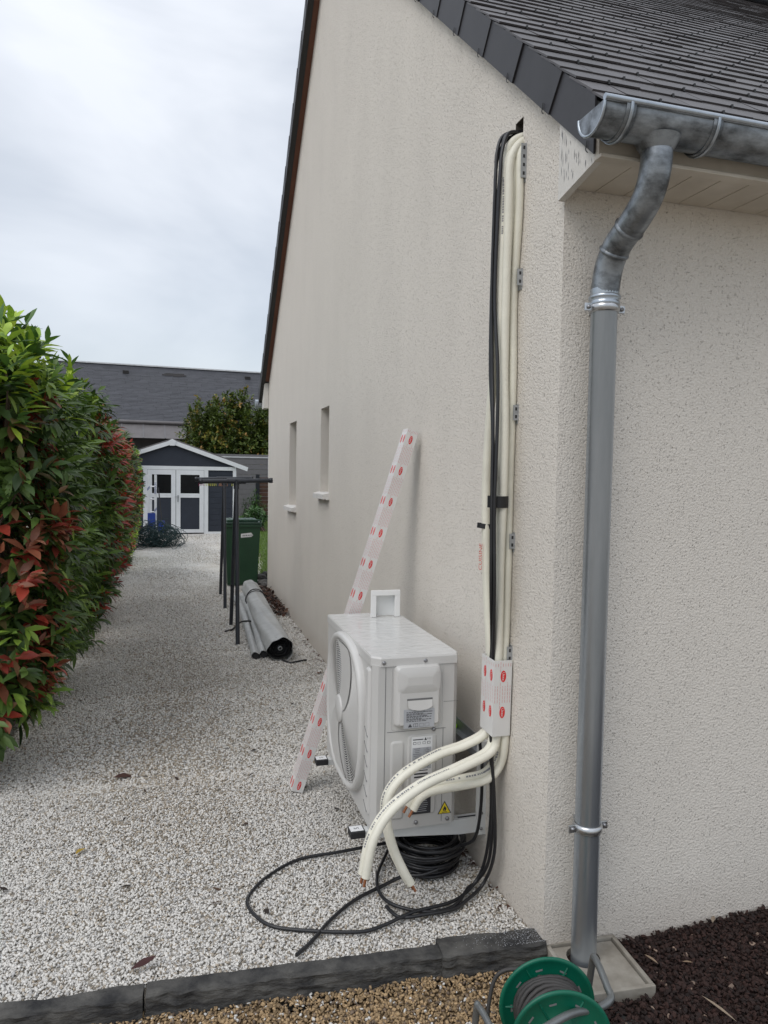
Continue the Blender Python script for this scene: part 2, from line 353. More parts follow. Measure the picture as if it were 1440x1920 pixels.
def emboss(mb, c, ux, uy, nrm, w, h, r, d, m, taper=.008, dome=0):
    """raised rounded panel on a face: w, h half sizes, d its height"""
    c, ux, uy, nrm = (Vector(q) for q in (c, ux, uy, nrm)); a = rrect(w, h, r); t = rrect(w-taper*.45, h-taper*.45, max(r-taper*.3, .002)); b = rrect(w-taper, h-taper, max(r-taper*.6, .002)); n = len(a); vs = []
    for L, z in ((a, 0), (t, d*.75), (b, d)): vs += [c+ux*x+uy*y+nrm*z for x, y in L]
    fs = [(j*n+i, j*n+(i+1) % n, (j+1)*n+(i+1) % n, (j+1)*n+i) for j in (0, 1) for i in range(n)]
    mb.add(vs, fs, m, True); mb.add(vs[2*n:], [tuple(range(n))], m)

# ---------------------------------------------------------------- ground
def gz(x, y):
    """gravel surface height: flat, with a slight sag along the wall near the corner"""
    return -.022*np.exp(-((y-.75)/.5)**2)*np.exp(-(x/.6)**2)+.006*np.sin(x*3.1+y*1.7)*np.cos(y*2.3-x)
kerb_y = lambda x: .115-.075*np.clip((x+1.6)/1.6, 0, 1)+.01*np.clip(-1.0-x, 0, 2)
def sheet(name, m, xs, ys, zf, kind='structure'):
    X, Y = np.meshgrid(xs, ys); Z = zf(X, Y); V = np.c_[X.ravel(), Y.ravel(), Z.ravel()]; nx = len(xs); ny = len(ys)
    i = np.arange(nx-1)[None]+nx*np.arange(ny-1)[:, None]; i = i.ravel(); F = np.c_[i, i+1, i+nx+1, i+nx]
    return big(name, V, F, m, kind=kind)
g = MB(); g.quad([(-900, -900, -.16), (900, -900, -.16), (900, 900, -.16), (-900, 900, -.16)], 'soil'); tag(g.build('ground'), kind='structure')
sheet('gravel_bed', 'under', np.linspace(-2.6, .0, 40), np.linspace(.05, 7.4, 100), lambda x, y: gz(x, y)-.006-.12*(y < kerb_y(x)+.03))
sheet('gravel_path', 'gravel', np.linspace(-3.2, .9, 20), np.concatenate([np.linspace(6.2, 7.4, 8), np.linspace(7.5, 17, 30)]), lambda x, y: .0015+.004*np.sin(x*3.1+y*1.7)+np.where((y < 7.1), -.02*(7.1-y), 0))
sheet('ochre_gravel_bed', 'under_o', np.linspace(-2.2, .07, 20), np.linspace(-1.3, .08, 14), lambda x, y: -.056-.06*(y > kerb_y(x)+.0))
sheet('mulch_bed', 'under_m', np.linspace(.02, 2.4, 20), np.linspace(-1.5, .0, 14), lambda x, y: -.035+.012*np.exp((y-.0)/.15)-.01*np.sin(x*5+y*3))

sheet('hedge_bed', 'hedge_soil', np.linspace(-5.5, -2.02, 12), np.linspace(.9, 16, 40), lambda x, y: .012+.02*np.sin(x*3+y*2)*np.cos(y*1.3))

ico_v = []; ph = (1+5**.5)/2
for a, b in ((-1, ph), (1, ph), (-1, -ph), (1, -ph)): ico_v.append((a, b, 0))
for a, b in ((-1, ph), (1, ph), (-1, -ph), (1, -ph)): ico_v.append((0, a, b))
for a, b in ((ph, -1), (ph, 1), (-ph, -1), (-ph, 1)): ico_v.append((a, 0, b))
ico_v = np.array(ico_v)/math.sqrt(1+ph*ph)
ico_f = np.array([(0,11,5),(0,5,1),(0,1,7),(0,7,10),(0,10,11),(1,5,9),(5,11,4),(11,10,2),(10,7,6),(7,1,8),(3,9,4),(3,4,2),(3,2,6),(3,6,8),(3,8,9),(4,9,5),(2,4,11),(6,2,10),(8,6,7),(9,8,1)])
oct_v = np.array([(1,0,0),(-1,0,0),(0,1,0),(0,-1,0),(0,0,1),(0,0,-1)], float); oct_f = np.array([(0,2,4),(2,1,4),(1,3,4),(3,0,4),(2,0,5),(1,2,5),(3,1,5),(0,3,5)])
def stones(name, P, size, col, m, base='ico', flat=.44, label=None, smooth=True):
    """one mesh of many pebbles; P centres, size radii, col per stone"""
    bv, bf = (ico_v, ico_f) if base == 'ico' else (oct_v, oct_f); n = len(P)
    sc = size[:, None]*np.c_[rng.uniform(.8, 1.35, n), rng.uniform(.6, 1.0, n), rng.uniform(flat*.75, flat*1.25, n)]
    q = rng.normal(size=(n, 4)); q[:, 1:3] *= .45; q /= np.linalg.norm(q, axis=1)[:, None]; w, x, y, z = q.T
    Rm = np.stack([1-2*(y*y+z*z), 2*(x*y-z*w), 2*(x*z+y*w), 2*(x*y+z*w), 1-2*(x*x+z*z), 2*(y*z-x*w), 2*(x*z-y*w), 2*(y*z+x*w), 1-2*(x*x+y*y)], 1).reshape(n, 3, 3)
    jit = 1+rng.normal(0, .13, (n, len(bv), 1))
    V = np.einsum('nij,nkj->nki', Rm, bv[None]*sc[:, None]*jit)+P[:, None]
    F = (bf[None]+len(bv)*np.arange(n)[:, None, None]).reshape(-1, 3)
    return tag(big(name, V.reshape(-1, 3), F, m, np.repeat(col, len(bv), 0), smooth=smooth), label, None, None, 'stuff')
def scatter(n, x0, x1, y0, y1): return rng.uniform(x0, x1, n), rng.uniform(y0, y1, n)
def patch(x, y):
    """worn, earthier area in the middle of the path"""
    a = np.array([mnoise.noise(Vector((float(p)*1.3, float(q)*.8, 3))) for p, q in zip(x, y)])
    return np.clip(.24+.60*np.exp(-((x+1.15)/.42)**2-((y-2.6)/1.7)**2)+.35*a, 0, .85)
def white_cols(x, y):
    n = len(x); t = rng.uniform(0, 1, n); p = patch(x, y)
    base = rng.uniform(.60, .78, n)[:, None]*np.array([1, .965, .905])
    tan = rng.uniform(.26, .48, n)[:, None]*np.array([1, .86, .68])
    gry = rng.uniform(.38, .54, n)[:, None]*np.array([1, .98, .95])
    c = np.where((t < p*.62)[:, None], tan, base); return np.where((t > .93)[:, None], gry, c)
xs, ys = [], []; sz = []
for (n, y0, y1, xl, s) in ((86000, .06, 1.6, -1.95, .0053), (100000, 1.5, 4.0, -2.12, .0064), (80000, 3.9, 8.2, -2.1, .0085), (60000, 8.1, 15.5, -2.1, .012)):
    x, y = scatter(n, xl, -.004, y0, y1); x = np.where(y > 8.1, x*.95+.12, x); k = ~((y > 7.2) & (x > -.02+.04*(y > 8.2))); xs.append(x[k]); ys.append(y[k]); sz.append(s*rng.uniform(.72, 1.3, k.sum()))
X = np.concatenate(xs); Y = np.concatenate(ys); Z = np.concatenate(sz)
k = Y > kerb_y(X)+.03; X, Y, Z = X[k], Y[k], Z[k]
PZ = np.c_[X, Y, gz(X, Y)+rng.uniform(-.004, .005, len(X))]; WC = white_cols(X, Y); nr_ = Y < 3.0
stones('gravel_stones', PZ[nr_], Z[nr_], WC[nr_], 'stone_w', label='white and grey crushed gravel covering the near part of the path')
stones('gravel_stones', PZ[~nr_], Z[~nr_], WC[~nr_], 'stone_w', 'oct', label='white crushed gravel covering the far part of the path')
n = 42000; X, Y = scatter(n, -1.9, .085, -.75, .16); k = (Y < kerb_y(X)+.005); X, Y = X[k], Y[k]; n = len(X); t = rng.uniform(0, 1, n)
c = rng.uniform(.19, .48, n)[:, None]*np.array([1, .69, .37]); c = np.where((t < .16)[:, None], rng.uniform(.10, .2, n)[:, None]*np.array([1, .72, .5]), c); c = np.where((t > .955)[:, None], np.array([.62, .6, .56]), c)
stones('ochre_gravel', np.c_[X, Y, -.052+rng.uniform(-.004, .006, n)], rng.uniform(.0042, .0078, n), c, 'stone_w', label='ochre gravel in front of the slate edging')
n = 34000; X, Y = scatter(n, .03, 1.7, -1.05, -.006); k = ~((X < .262) & (Y > -.255) & (X*.07+Y > -.24)); X, Y = X[k], Y[k]; n = len(X); t = rng.uniform(0, 1, n)
c = rng.uniform(.010, .042, n)[:, None]*np.array([1, .40, .28]); c = np.where((t > .985)[:, None], rng.uniform(.2, .35, n)[:, None]*np.array([1, .72, .55]), c)
stones('volcanic_mulch', np.c_[X, Y, -.028+.012*np.exp(Y/.15)-.01*np.sin(X*5+Y*3)+rng.uniform(-.006, .012, n)], rng.uniform(.004, .0095, n), c, 'chip', smooth=False, label='dark red brown volcanic mulch below the rendered wall')

# ---------------------------------------------------------------- house
HL = 7.37
house = thing('house', (5, 3.7, 0), 'cream roughcast house with slate roof, gable wall along the gravel path', 'house')
zn = lambda y: 2.56+.86*y                     # underside of the near rake
zf = lambda y: 5.396-.838*(y-4.082)           # underside of the far rake
ztop = lambda y: min(zn(y), zf(y))+.05
WIN = [(3.495, 3.828, 1.34, 2.02), (5.085, 5.54, 1.155, 2.008)]; HOLE = (.29, .349, 2.625, 2.715)
b = MB(); yb = sorted({0, HL, 3.686, *[q for w in WIN for q in w[:2]], *HOLE[:2]})
for y0, y1 in zip(yb, yb[1:]):
    cuts = [w for w in WIN+[HOLE] if w[0] <= y0+1e-6 and w[1] >= y1-1e-6]; z = -.3
    for w in cuts:
        b.quad([(0, y1, z), (0, y0, z), (0, y0, w[2]), (0, y1, w[2])], 'wall'); z = w[3]
    b.quad([(0, y1, z), (0, y0, z), (0, y0, ztop(y0)), (0, y1, ztop(y1))], 'wall')
for y0, y1, z0, z1 in WIN:                       # reveals
    b.quad([(0, y1, z0), (0, y1, z1), (.2, y1, z1), (.2, y1, z0)], 'wall'); b.quad([(0, y0, z1), (0, y0, z0), (.2, y0, z0), (.2, y0, z1)], 'wall')
    b.quad([(0, y0, z1), (.2, y0, z1), (.2, y1, z1), (0, y1, z1)], 'wall'); b.quad([(0, y1, z0), (.2, y1, z0), (.2, y0, z0), (0, y0, z0)], 'wall')
b.quad([(0, 0, -.3), (9, 0, -.3), (9, 0, 2.55), (0, 0, 2.55)], 'wall'); b.quad([(9, HL, -.3), (0, HL, -.3), (0, HL, 2.6), (9, HL, 2.6)], 'wall')
b.quad([(9, 0, -.3), (9, HL, -.3), (9, HL, 2.6), (9, 3.686, 5.7), (9, 0, 2.55)], 'wall')
b.build('wall', house)
b = MB(); y0, y1, z0, z1 = HOLE
for q in ([(0, y1, z0), (0, y1, z1), (.13, y1, z1), (.13, y1, z0)], [(0, y0, z1), (0, y0, z0), (.13, y0, z0), (.13, y0, z1)], [(0, y0, z1), (.13, y0, z1), (.13, y1, z1), (0, y1, z1)],
          [(0, y1, z0), (.13, y1, z0), (.13, y0, z0), (0, y0, z0)], [(.13, y0, z0), (.13, y1, z0), (.13, y1, z1), (.13, y0, z1)]): b.quad(q, 'dark_hole')
b.build('pipe_hole', house)
for i, (y0, y1, z0, z1) in enumerate(WIN):
    b = MB()
    for q in (((.14, y0, z0), (.19, y0+.05, z1)), ((.14, y1-.05, z0), (.19, y1, z1)), ((.14, y0+.05, z0), (.19, y1-.05, z0+.05)), ((.14, y0+.05, z1-.05), (.19, y1-.05, z1))): b.box(*q, 'pvc_white', bev=.004)
    w = b.build('window', house)
    MB().box((.16, y0+.052, z0+.052), (.168, y1-.052, z1-.052), 'glass').build('pane', w)
    s = MB(); d = .05
    s.prism([(-d, y0-.04, z0-.008), (-d, y0-.04, z0-.045), (-d+.012, y0-.04, z0-.045), (-d+.016, y0-.04, z0-.038), (-d+.026, y0-.04, z0-.05), (.0, y0-.04, z0-.05), (.13, y0-.04, z0-.05), (.13, y0-.04, z0+.006), (0, y0-.04, z0+.004)], (0, y1-y0+.1, 0), 'sill')
    s.build('window_sill', house)

# roof slates, near slope
def slate_slope(name, y_e, slope, sgn, xa, xb, expo, w, parent, m, zoff, rows, th=.0055, hook=True):
    ln = math.hypot(1, slope); sy, sz_ = sgn/ln, slope/ln; ny, nz_ = -sgn*slope/ln, 1/ln; b = MB()
    for r_ in range(rows):
        t0 = r_*expo; off = (r_ % 2)*w/2; x = xa-off
        while x < xb:
            a0, a1 = max(x+.0015, xa), min(x+w-.0015, xb)
            if a1-a0 > .02:
                j = random.uniform(-.004, .004); lift = random.uniform(.004, .0075); tl = random.uniform(-.0015, .0015); L = expo*1.35
                p = []
                for xx, e in ((a0, tl), (a1, -tl)):
                    for t, h in ((t0+j+e, lift+th+.004), (t0+L, .001+th)):
                        yy = y_e+sy*t+ny*h; zz = zoff+sz_*t+nz_*h; p.append(((xx, yy, zz), (xx, yy-ny*th, zz-nz_*th)))
                v = [q for pr in p for q in pr]      # a0 low(top,bot), a0 high, a1 low, a1 high
                b.add(v, [(0, 4, 6, 2), (1, 3, 7, 5), (0, 1, 5, 4), (0, 2, 3, 1), (4, 5, 7, 6)], m)
                if hook and t0 < 3.2 and x < 3:
                    xm = x+w/2
                    if xa < xm < xb:
                        tt = t0+j; yy = y_e+sy*tt+ny*(lift+.006); zz = zoff+sz_*tt+nz_*(lift+.006)
                        b.box((xm-.003, yy-.006, zz-.006), (xm+.003, yy+.004, zz+.006), 'hook')
            x += w
    return b.build(name, parent)
OV = .155                                       # verge height
roof = slate_slope('roof', -.275, .86, 1, -.035, 7.5, .118, .215, house, 'slate', zn(-.275)+OV-.005, 44)
b = MB(); yr = 3.686                              # decks under the slates, far slope
b.prism([(-.028, -.255, zn(-.255)+OV-.03), (-.028, yr, zn(yr)+OV-.03), (-.028, yr, zn(yr)+OV-.012), (-.028, -.255, zn(-.255)+OV-.012)], (9.2, 0, 0), 'hook')
b.prism([(-.095, HL+.3, zf(HL+.3)+OV), (-.095, yr, zf(yr)+OV), (-.095, yr, zf(yr)+OV-.03), (-.095, HL+.3, zf(HL+.3)+OV-.03)], (9.3, 0, 0), 'slate')
b.build('roof_deck', house)
MB().box((-.11, yr-.09, zn(yr)+OV-.01), (9.1, yr+.09, zn(yr)+OV+.03), 'zinc', bev=.01).build('ridge_cap', house)
# verge slates on the near rake, each with its hook
b = MB(); Lv = .345; ln = math.hypot(1, .86); t = 0; y = -.205
while y < yr:
    y2 = min(y+Lv/ln*1.02, yr); e = random.uniform(-.001, .001); x0 = -.030+e; x1 = -.036+e
    d0 = 0 if y < -.2 else .0766; q = lambda yy, d: zn(yy-d)+OV; d1 = .0766 if y2 < yr-.01 else 0; ya = y-.004
    b.add([(x1, ya, zn(ya)), (x1, ya-d0, q(ya, d0)), (x0, y2-d1, q(y2, d1)), (x0, y2, zn(y2)),
           (x1+.006, ya, zn(ya)), (x1+.006, ya-d0, q(ya, d0)), (x0+.006, y2-d1, q(y2, d1)), (x0+.006, y2, zn(y2))],
          [(0, 1, 2, 3), (7, 6, 5, 4), (0, 4, 5, 1), (1, 5, 6, 2), (0, 3, 7, 4)], 'verge')
    yh = y+.028; zh = zn(yh)
    b.tube([(x1-.002, yh, zh+.022), (x1-.004, yh+.001, zh-.004), (x1-.001, yh-.004, zh-.012)], .0016, 'hook', seg=5, sub=2)
    b.tube([(x1-.003, yh+.001, zh+.004), (x1-.004, yh+.014, zh+.018)], .0016, 'hook', seg=5)
    y += Lv/ln
b.build('verge_slates', house)
b = MB(); y = yr; Lf = .30
while y < HL+.28:                                 # far rake, seen from below
    y2 = min(y+Lf*.77, HL+.3)
    b.add([(-.104, y, zf(y)-.02), (-.104, y, zf(y)+OV), (-.100, y2, zf(y2)+OV), (-.100, y2, zf(y2)-.02), (-.094, y, zf(y)-.02), (-.094, y, zf(y)+OV), (-.094, y2, zf(y2)+OV), (-.094, y2, zf(y2)-.02)],
          [(3, 2, 1, 0), (4, 5, 6, 7), (0, 1, 5, 4), (3, 7, 6, 2), (0, 4, 7, 3), (1, 2, 6, 5)], 'verge'); y = y2
b.build('verge_slates', house)
MB().prism([(-.048, HL-.02, zf(HL-.02)+.0), (-.048, yr, zf(yr)+.0), (-.048, yr, zf(yr)+.03), (-.048, HL-.02, zf(HL-.02)+.03)], (.05, 0, 0), 'brown_board').build('barge_board', house)
MB().prism([(-.093, HL+.26, zf(HL+.26)-.012), (-.093, yr, zf(yr)-.012), (-.093, yr, zf(yr)+.03), (-.093, HL+.26, zf(HL+.26)+.03)], (.0445, 0, 0), 'hook').build('verge_batten', house)
MB().prism([(-.06, HL+.004, 2.32), (-.06, HL+.24, 2.32), (-.06, HL+.24, zf(HL+.24)), (-.06, HL+.004, zf(HL+.004))], (.058, 0, 0), 'white_paint').build('eave_panel', house)
# near eave box: cracked side panel, fascia with lip, boarded soffit
b = MB(); b.prism([(-.024, -.198, 2.366), (-.024, -.002, 2.328), (-.024, -.002, zn(-.002)+.02), (-.024, -.198, zn(-.198)+.02)], (.022, 0, 0), 'white_paint')
random.seed(5)
for i in range(80):                                # cracks in the old paint
    y = random.uniform(-.185, -.012); z = random.uniform(2.36, 2.53); h = random.uniform(.012, .04)
    if z+h < zn(y)-.004: b.add([(-.0246, y, z), (-.0246, y+.0016, z+h*.5), (-.0246, y+.0002, z+h), (-.0246, y-.0012, z+h*.45)], [(0, 3, 2, 1)], 'ink_grey')
b.build('eave_panel', house)
b = MB(); b.box((-.026, -.222, 2.372), (9, -.202, 2.475), 'fascia'); b.box((-.028, -.236, 2.364), (9, -.2, 2.374), 'fascia', bev=.002)
b.build('fascia', house)
b = MB(); x = 0.0
while x < 6.5: b.box((x+.0015, -.199, 2.37+.0), (x+.0985, -.002, 2.38), 'fascia', bev=.002); x += .1
b.box((-.001, -.199, 2.378), (6.6, -.003, 2.384), 'ink_grey')
b.build('soffit', house)
# far gutter end
gt = MB(); gt.lathe((-.14, HL+.34, 2.40), (1, 0, 0), [(.055, 0), (.055, .5)], 'zinc', seg=20, cap=True); gt.build('gutter', house)

# zinc gutter at the near eave
gut = thing('gutter', (-.11, -.275, 2.36), 'stained zinc half round gutter along the near eave with closed end cap', 'gutter')
GY, GZ, GR = -.285, 2.452, .062
def half_round(b, xa, xb, r, m, z=GZ, n=16, t=.003):
    a = [math.pi+math.pi*i/n for i in range(n+1)]; vs = []
    for x in (xa, xb):
        for rr in (r, r-t): vs += [(x, GY+rr*math.cos(q), z+rr*math.sin(q)) for q in a]
    k = n+1; fs = []
    for i in range(n): fs += [(i, i+1, 2*k+i+1, 2*k+i), (k+i+1, k+i, 3*k+i, 3*k+i+1), (i, k+i, k+i+1, i+1), (2*k+i, 2*k+i+1, 3*k+i+1, 3*k+i)]
    b.add(vs, fs, m, True)
b = MB(); half_round(b, -.09, 9, GR, 'zinc_dark'); b.build('trough', gut)
b = MB(); b.tube([(-.093, GY-GR-.002, GZ+.004), (9, GY-GR-.002, GZ+.004)], .0085, 'zinc', seg=12); b.build('front_bead', gut)
b = MB(); n = 16; b.add([(-.091, GY, GZ)]+[(-.091, GY+(GR-.002)*math.cos(math.pi+math.pi*i/n), GZ+(GR-.002)*math.sin(math.pi+math.pi*i/n)) for i in range(n+1)], [(0, i+2, i+1) for i in range(n)], 'zinc_dark')
b.tube([(-.091, GY+(GR)*math.cos(math.pi+math.pi*i/n), GZ+(GR)*math.sin(math.pi+math.pi*i/n)) for i in range(n+1)], .004, 'zinc', seg=6, sub=1); b.build('end_cap', gut)
for x in (-.03, .235, .75, 1.3, 1.85):
    b = MB(); half_round(b, x, x+.028, GR+.006, 'zinc_dark'); half_round(b, x+.010, x+.018, GR+.010, 'zinc'); b.build('joint_band', gut)

# zinc downpipe
PX, PY = .103, -.07
dp = thing('downpipe', (PX, PY, 0), 'grey zinc downpipe with swan neck beside the house corner', 'downpipe')
neck = [(.110, GY, 2.40), (.110, GY+.003, 2.33), (.110, GY+.030, 2.268), (.109, GY+.085, 2.222), (.106, -.125, 2.175), (.104, -.088, 2.125), (PX, PY-.002, 2.06), (PX, PY, 2.0)]
b = MB(); b.tube(neck, .0415, 'zinc_dark', seg=28, sub=6); b.lathe((.110, GY, 2.385), (0, 0, 1), [(.042, -.012), (.052, .004), (.060, .02)], 'zinc_dark', seg=28); b.build('swan_neck', dp)
P = spline(neck, 6)
for i, m_ in ((20, 'zinc_dark'), (26, 'zinc_dark')):
    T = (P[i+1]-P[i-1]).normalized(); b = MB(); b.lathe(P[i], T, [(.0415, -.007), (.0445, -.003), (.0455, 0), (.0445, .003), (.0415, .007)], m_, seg=28); b.build('joint_ring', dp)
b = MB(); b.lathe((PX, PY, 0), (0, 0, 1), [(.039, -.06), (.039, 2.0), (.0415, 2.005), (.0425, 2.06)], 'zinc', seg=32); b.build('pipe', dp)
b = MB(); b.lathe((PX, PY, 2.026), (0, 0, 1), [(.039, -.02), (.045, -.014), (.045, -.004), (.041, 0), (.047, .006), (.047, .012), (.041, .018)], 'zinc', seg=32); b.build('joint_ring', dp)
for z in (2.004, .416):
    b = MB(); b.lathe((PX, PY, z), (0, 0, 1), [(.040, -.013), (.0445, -.011), (.0465, 0), (.0445, .011), (.040, .013)], 'chrome', seg=32)
    for s in (-1, 1):
        b.box((PX+s*.042, PY-.006, z-.0125), (PX+s*.068, PY+.0, z+.0125), 'chrome', bev=.003); b.lathe((PX+s*.056, PY-.006, z), (0, -1, 0), [(.006, 0), (.006, .004), (.001, .006)], 'screw', seg=10)
    b.box((PX-.008, PY+.04, z-.006), (PX+.008, 0, z+.006), 'galv'); b.build('pipe_clamp', dp)
# concrete gully box
gb = thing('gully_box', (.12, -.12, 0), 'square concrete gully box under the zinc downpipe', 'gully box')
Mg = Matrix.Translation((.124, -.118, 0))@Matrix.Rotation(R(-4), 4, 'Z')
b = MB(); h = .122
for a_, b_ in (((-h, -h, -.12), (h, -h+.014, .003)), ((-h, h-.014, -.12), (h, h, .003)), ((-h, -h+.014, -.12), (-h+.014, h-.014, .003)), ((h-.014, -h+.014, -.12), (h, h-.014, .003))): b.box(a_, b_, 'concrete', bev=.003, M4=Mg)
b.build('box_rim', gb)
import bmesh as _bm
b = MB(); n = 28; inn = [(PX+.052*math.cos(2*math.pi*i/n), PY+.052*math.sin(2*math.pi*i/n)) for i in range(n)]; hh = h-.019; out = []
for i in range(n):
    a = 2*math.pi*i/n; c, s = math.cos(a), math.sin(a); L = Mg.inverted()@Vector((PX, PY, 0)); k = 1e9
    if c > 1e-6: k = min(k, (hh-L.x)/c)
    if c < -1e-6: k = min(k, (-hh-L.x)/c)
    if s > 1e-6: k = min(k, (hh-L.y)/s)
    if s < -1e-6: k = min(k, (-hh-L.y)/s)
    q = Mg@Vector((L.x+c*k, L.y+s*k, 0)); out.append((q.x, q.y))
zt = -.006; vs = [(x, y, zt) for x, y in out]+[(x, y, zt) for x, y in inn]+[(x, y, zt-.03) for x, y in inn]
b.add(vs, [(i, (i+1) % n, n+(i+1) % n, n+i) for i in range(n)]+[(n+i, n+(i+1) % n, 2*n+(i+1) % n, 2*n+i) for i in range(n)], 'concrete')
for sx, sy in ((1, 1), (1, -1), (-1, 1), (-1, -1)):   # corners of the lid
    q = Mg@Vector((sx*hh, sy*hh, 0)); near = sorted(out, key=lambda p: (p[0]-q.x)**2+(p[1]-q.y)**2)[:2]; b.add([(q.x, q.y, zt), (*near[0], zt), (*near[1], zt)], [(0, 1, 2)], 'concrete')
b.build('box_lid', gb)
b = MB(); b.quad([tuple(Mg@Vector(p)) for p in ((-h+.01, -h+.01, -.05), (h-.01, -h+.01, -.05), (h-.01, h-.01, -.05), (-h+.01, h-.01, -.05))], 'under_m'); b.build('box_floor', gb)

# ---------------------------------------------------------------- slate edging stones
def slab(name, a, b_, w, h, z, label, seed, rough=1.0):
    """rough slate bar from a to b_ (its back edge), width w towards -Y, height h, top at z"""
    a = Vector(a); b_ = Vector(b_); L = (b_-a).length; d = (b_-a)/L; p = Vector((d.y, -d.x, 0)); n = max(8, int(L/.012)); vs = []
    ring = [(0, -h), (0, -h*.4), (0, -.004), (.1, 0), (.35, 0), (.65, 0), (.93, 0), (1, -.006), (1.0, -h*.2), (1.03, -h*.35), (1.0, -h*.5), (1.05, -h*.68), (1.02, -h*.85), (1.03, -h)]
    for i in range(n+1):
        t = i/n*L; q = a+d*t
        e = (mnoise.noise(Vector((t*7, seed, 0)))*.014+mnoise.noise(Vector((t*28, seed, 5)))*.008)*rough
        e2 = (mnoise.noise(Vector((t*6, seed, 9)))*.010+mnoise.noise(Vector((t*30, seed, 2)))*.004)*rough
        for k, (u, zz) in enumerate(ring):
            j = mnoise.noise(Vector((t*22, k*.9, seed)))*.006 if u > .9 and zz < -.005 else 0; jz = mnoise.noise(Vector((t*16, u*4, seed+3)))*.0035
            vs.append(q+p*(w*u+(e+j if u > .5 else -e2 if u < .2 else 0))+Vector((0, 0, z+zz+jz)))
    m_ = len(ring); fs = [(i*m_+k, i*m_+k+1, (i+1)*m_+k+1, (i+1)*m_+k) for i in range(n) for k in range(m_-1)]+[tuple(range(m_-1, -1, -1)), tuple(n*m_+k for k in range(m_))]
    o = MB().add(vs, fs, 'slate_stone').build(name, org=a+d*L/2-Vector((0, 0, h))); return tag(o, label, 'edging stone', 'slate edging stones between white and ochre gravel')
slab('edging_stone', (-2.2, .178, 0), (-1.215, .135, 0), .062, .10, .012, 'dark slate edging stone at the left end, beside the small fallen red leaf', 1)
slab('edging_stone', (-1.205, .137, 0), (-.33, .080, 0), .062, .10, .014, 'longest dark slate edging stone, middle of the row in front of the white gravel', 2)
dusty = slab('edging_stone', (-.33, .096, 0), (.012, .068, 0), .085, .10, .022, 'short slate edging stone dusted white, touching the house corner', 3, .7)
b = MB(); random.seed(17)                            # white limestone dust and crumbs on the last stone
for i in range(520):
    t = 1-abs(random.gauss(0, .33)); u = random.random()
    if t < 0: continue
    x = -.325+.325*t; y = .096-.028*(x+.33)/.342-.085*u*.97-.002; r_ = random.uniform(.0005, .0017); a0 = random.uniform(0, 6.28)
    b.add([(x+r_*random.uniform(.5, 1.2)*math.cos(a0+1.05*k), y+r_*random.uniform(.5, 1.2)*math.sin(a0+1.05*k), .0265+random.uniform(0, .001)) for k in range(6)], [tuple(range(6))], 'label_grey')
b.build('white_dust', dusty)['kind'] = 'stuff'
o = slab('edging_stone', (.085, -.18, 0), (.20, -.72, 0), .035, .08, -.02, 'narrow dark edging strip dividing ochre gravel from red brown mulch', 4, .4)

# ---------------------------------------------------------------- air conditioning unit
AX0, AX1, AY0, AY1, AZ0, AZ1 = -.455, -.13, .437, 1.235, .213, .848
ac = thing('outdoor_unit', (-.29, .84, AZ0), 'pale grey heat pump outdoor unit on white wall brackets beside the pipe bundle', 'air conditioner')
ch = .018
b = MB(); pl = [(AX0+ch, AY0), (AX1-ch, AY0), (AX1, AY0+ch), (AX1, AY1), (AX0, AY1), (AX0, AY0+ch)]
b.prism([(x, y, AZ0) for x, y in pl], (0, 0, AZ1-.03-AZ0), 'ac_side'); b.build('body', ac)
b = MB(); e = .004; ch2 = .03; pl = [(AX0-e+ch2, AY0-e), (AX1+e-.014, AY0-e), (AX1+e, AY0-e+.03), (AX1+e, AY1+e), (AX0-e, AY1+e), (AX0-e, AY0-e+ch2)]
n = len(pl); cx_, cy_ = (AX0+AX1)/2, (AY0+AY1)/2
def ring_(k, z): return [(cx_+(x-cx_)*(1-k), cy_+(y-cy_)*(1-k*.4), z) for x, y in pl]
vs = ring_(0, AZ1-.034)+ring_(0, AZ1-.006)+ring_(.02, AZ1)
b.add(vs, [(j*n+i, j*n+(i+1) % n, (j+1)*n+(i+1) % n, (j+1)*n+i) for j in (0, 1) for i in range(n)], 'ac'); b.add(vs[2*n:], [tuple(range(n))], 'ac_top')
b.build('top_cover', ac)
# near side: seams, embossings, screws
FX, FZ, FN = (1, 0, 0), (0, 0, 1), (0, -1, 0); yS = AY0
def onside(mb, x, z, w, h, m_, o=.0008): mb.quad([(x-w, yS-o, z-h), (x+w, yS-o, z-h), (x+w, yS-o, z+h), (x-w, yS-o, z+h)], m_)
b = MB()
for x, z, w, h in ((-.410, .52, .0011, .298), (-.290, .574, .112, .0010), (-.188, .40, .0010, .175), (-.160, .672, .028, .0008)): onside(b, x, z, w, h, 'seam')
b.build('panel_seam', ac)
b = MB(); a = rrect(.098, .128, .016)
b.tube([(-.290+x, yS-.0006, .708+z) for x, z in a], .0013, 'ac', seg=6, sub=1, closed=True)
emboss(b, (-.362, yS, .395), FX, FZ, FN, .026, .145, .012, .004, 'ac_side'); emboss(b, (-.268, yS, .408), FX, FZ, FN, .056, .150, .016, .004, 'ac_side', taper=.006)
b.build('side_panel', ac)
b = MB(); emboss(b, (-.292, yS, .705), FX, FZ, FN, .087, .112, .016, .030, 'ac', taper=.014)
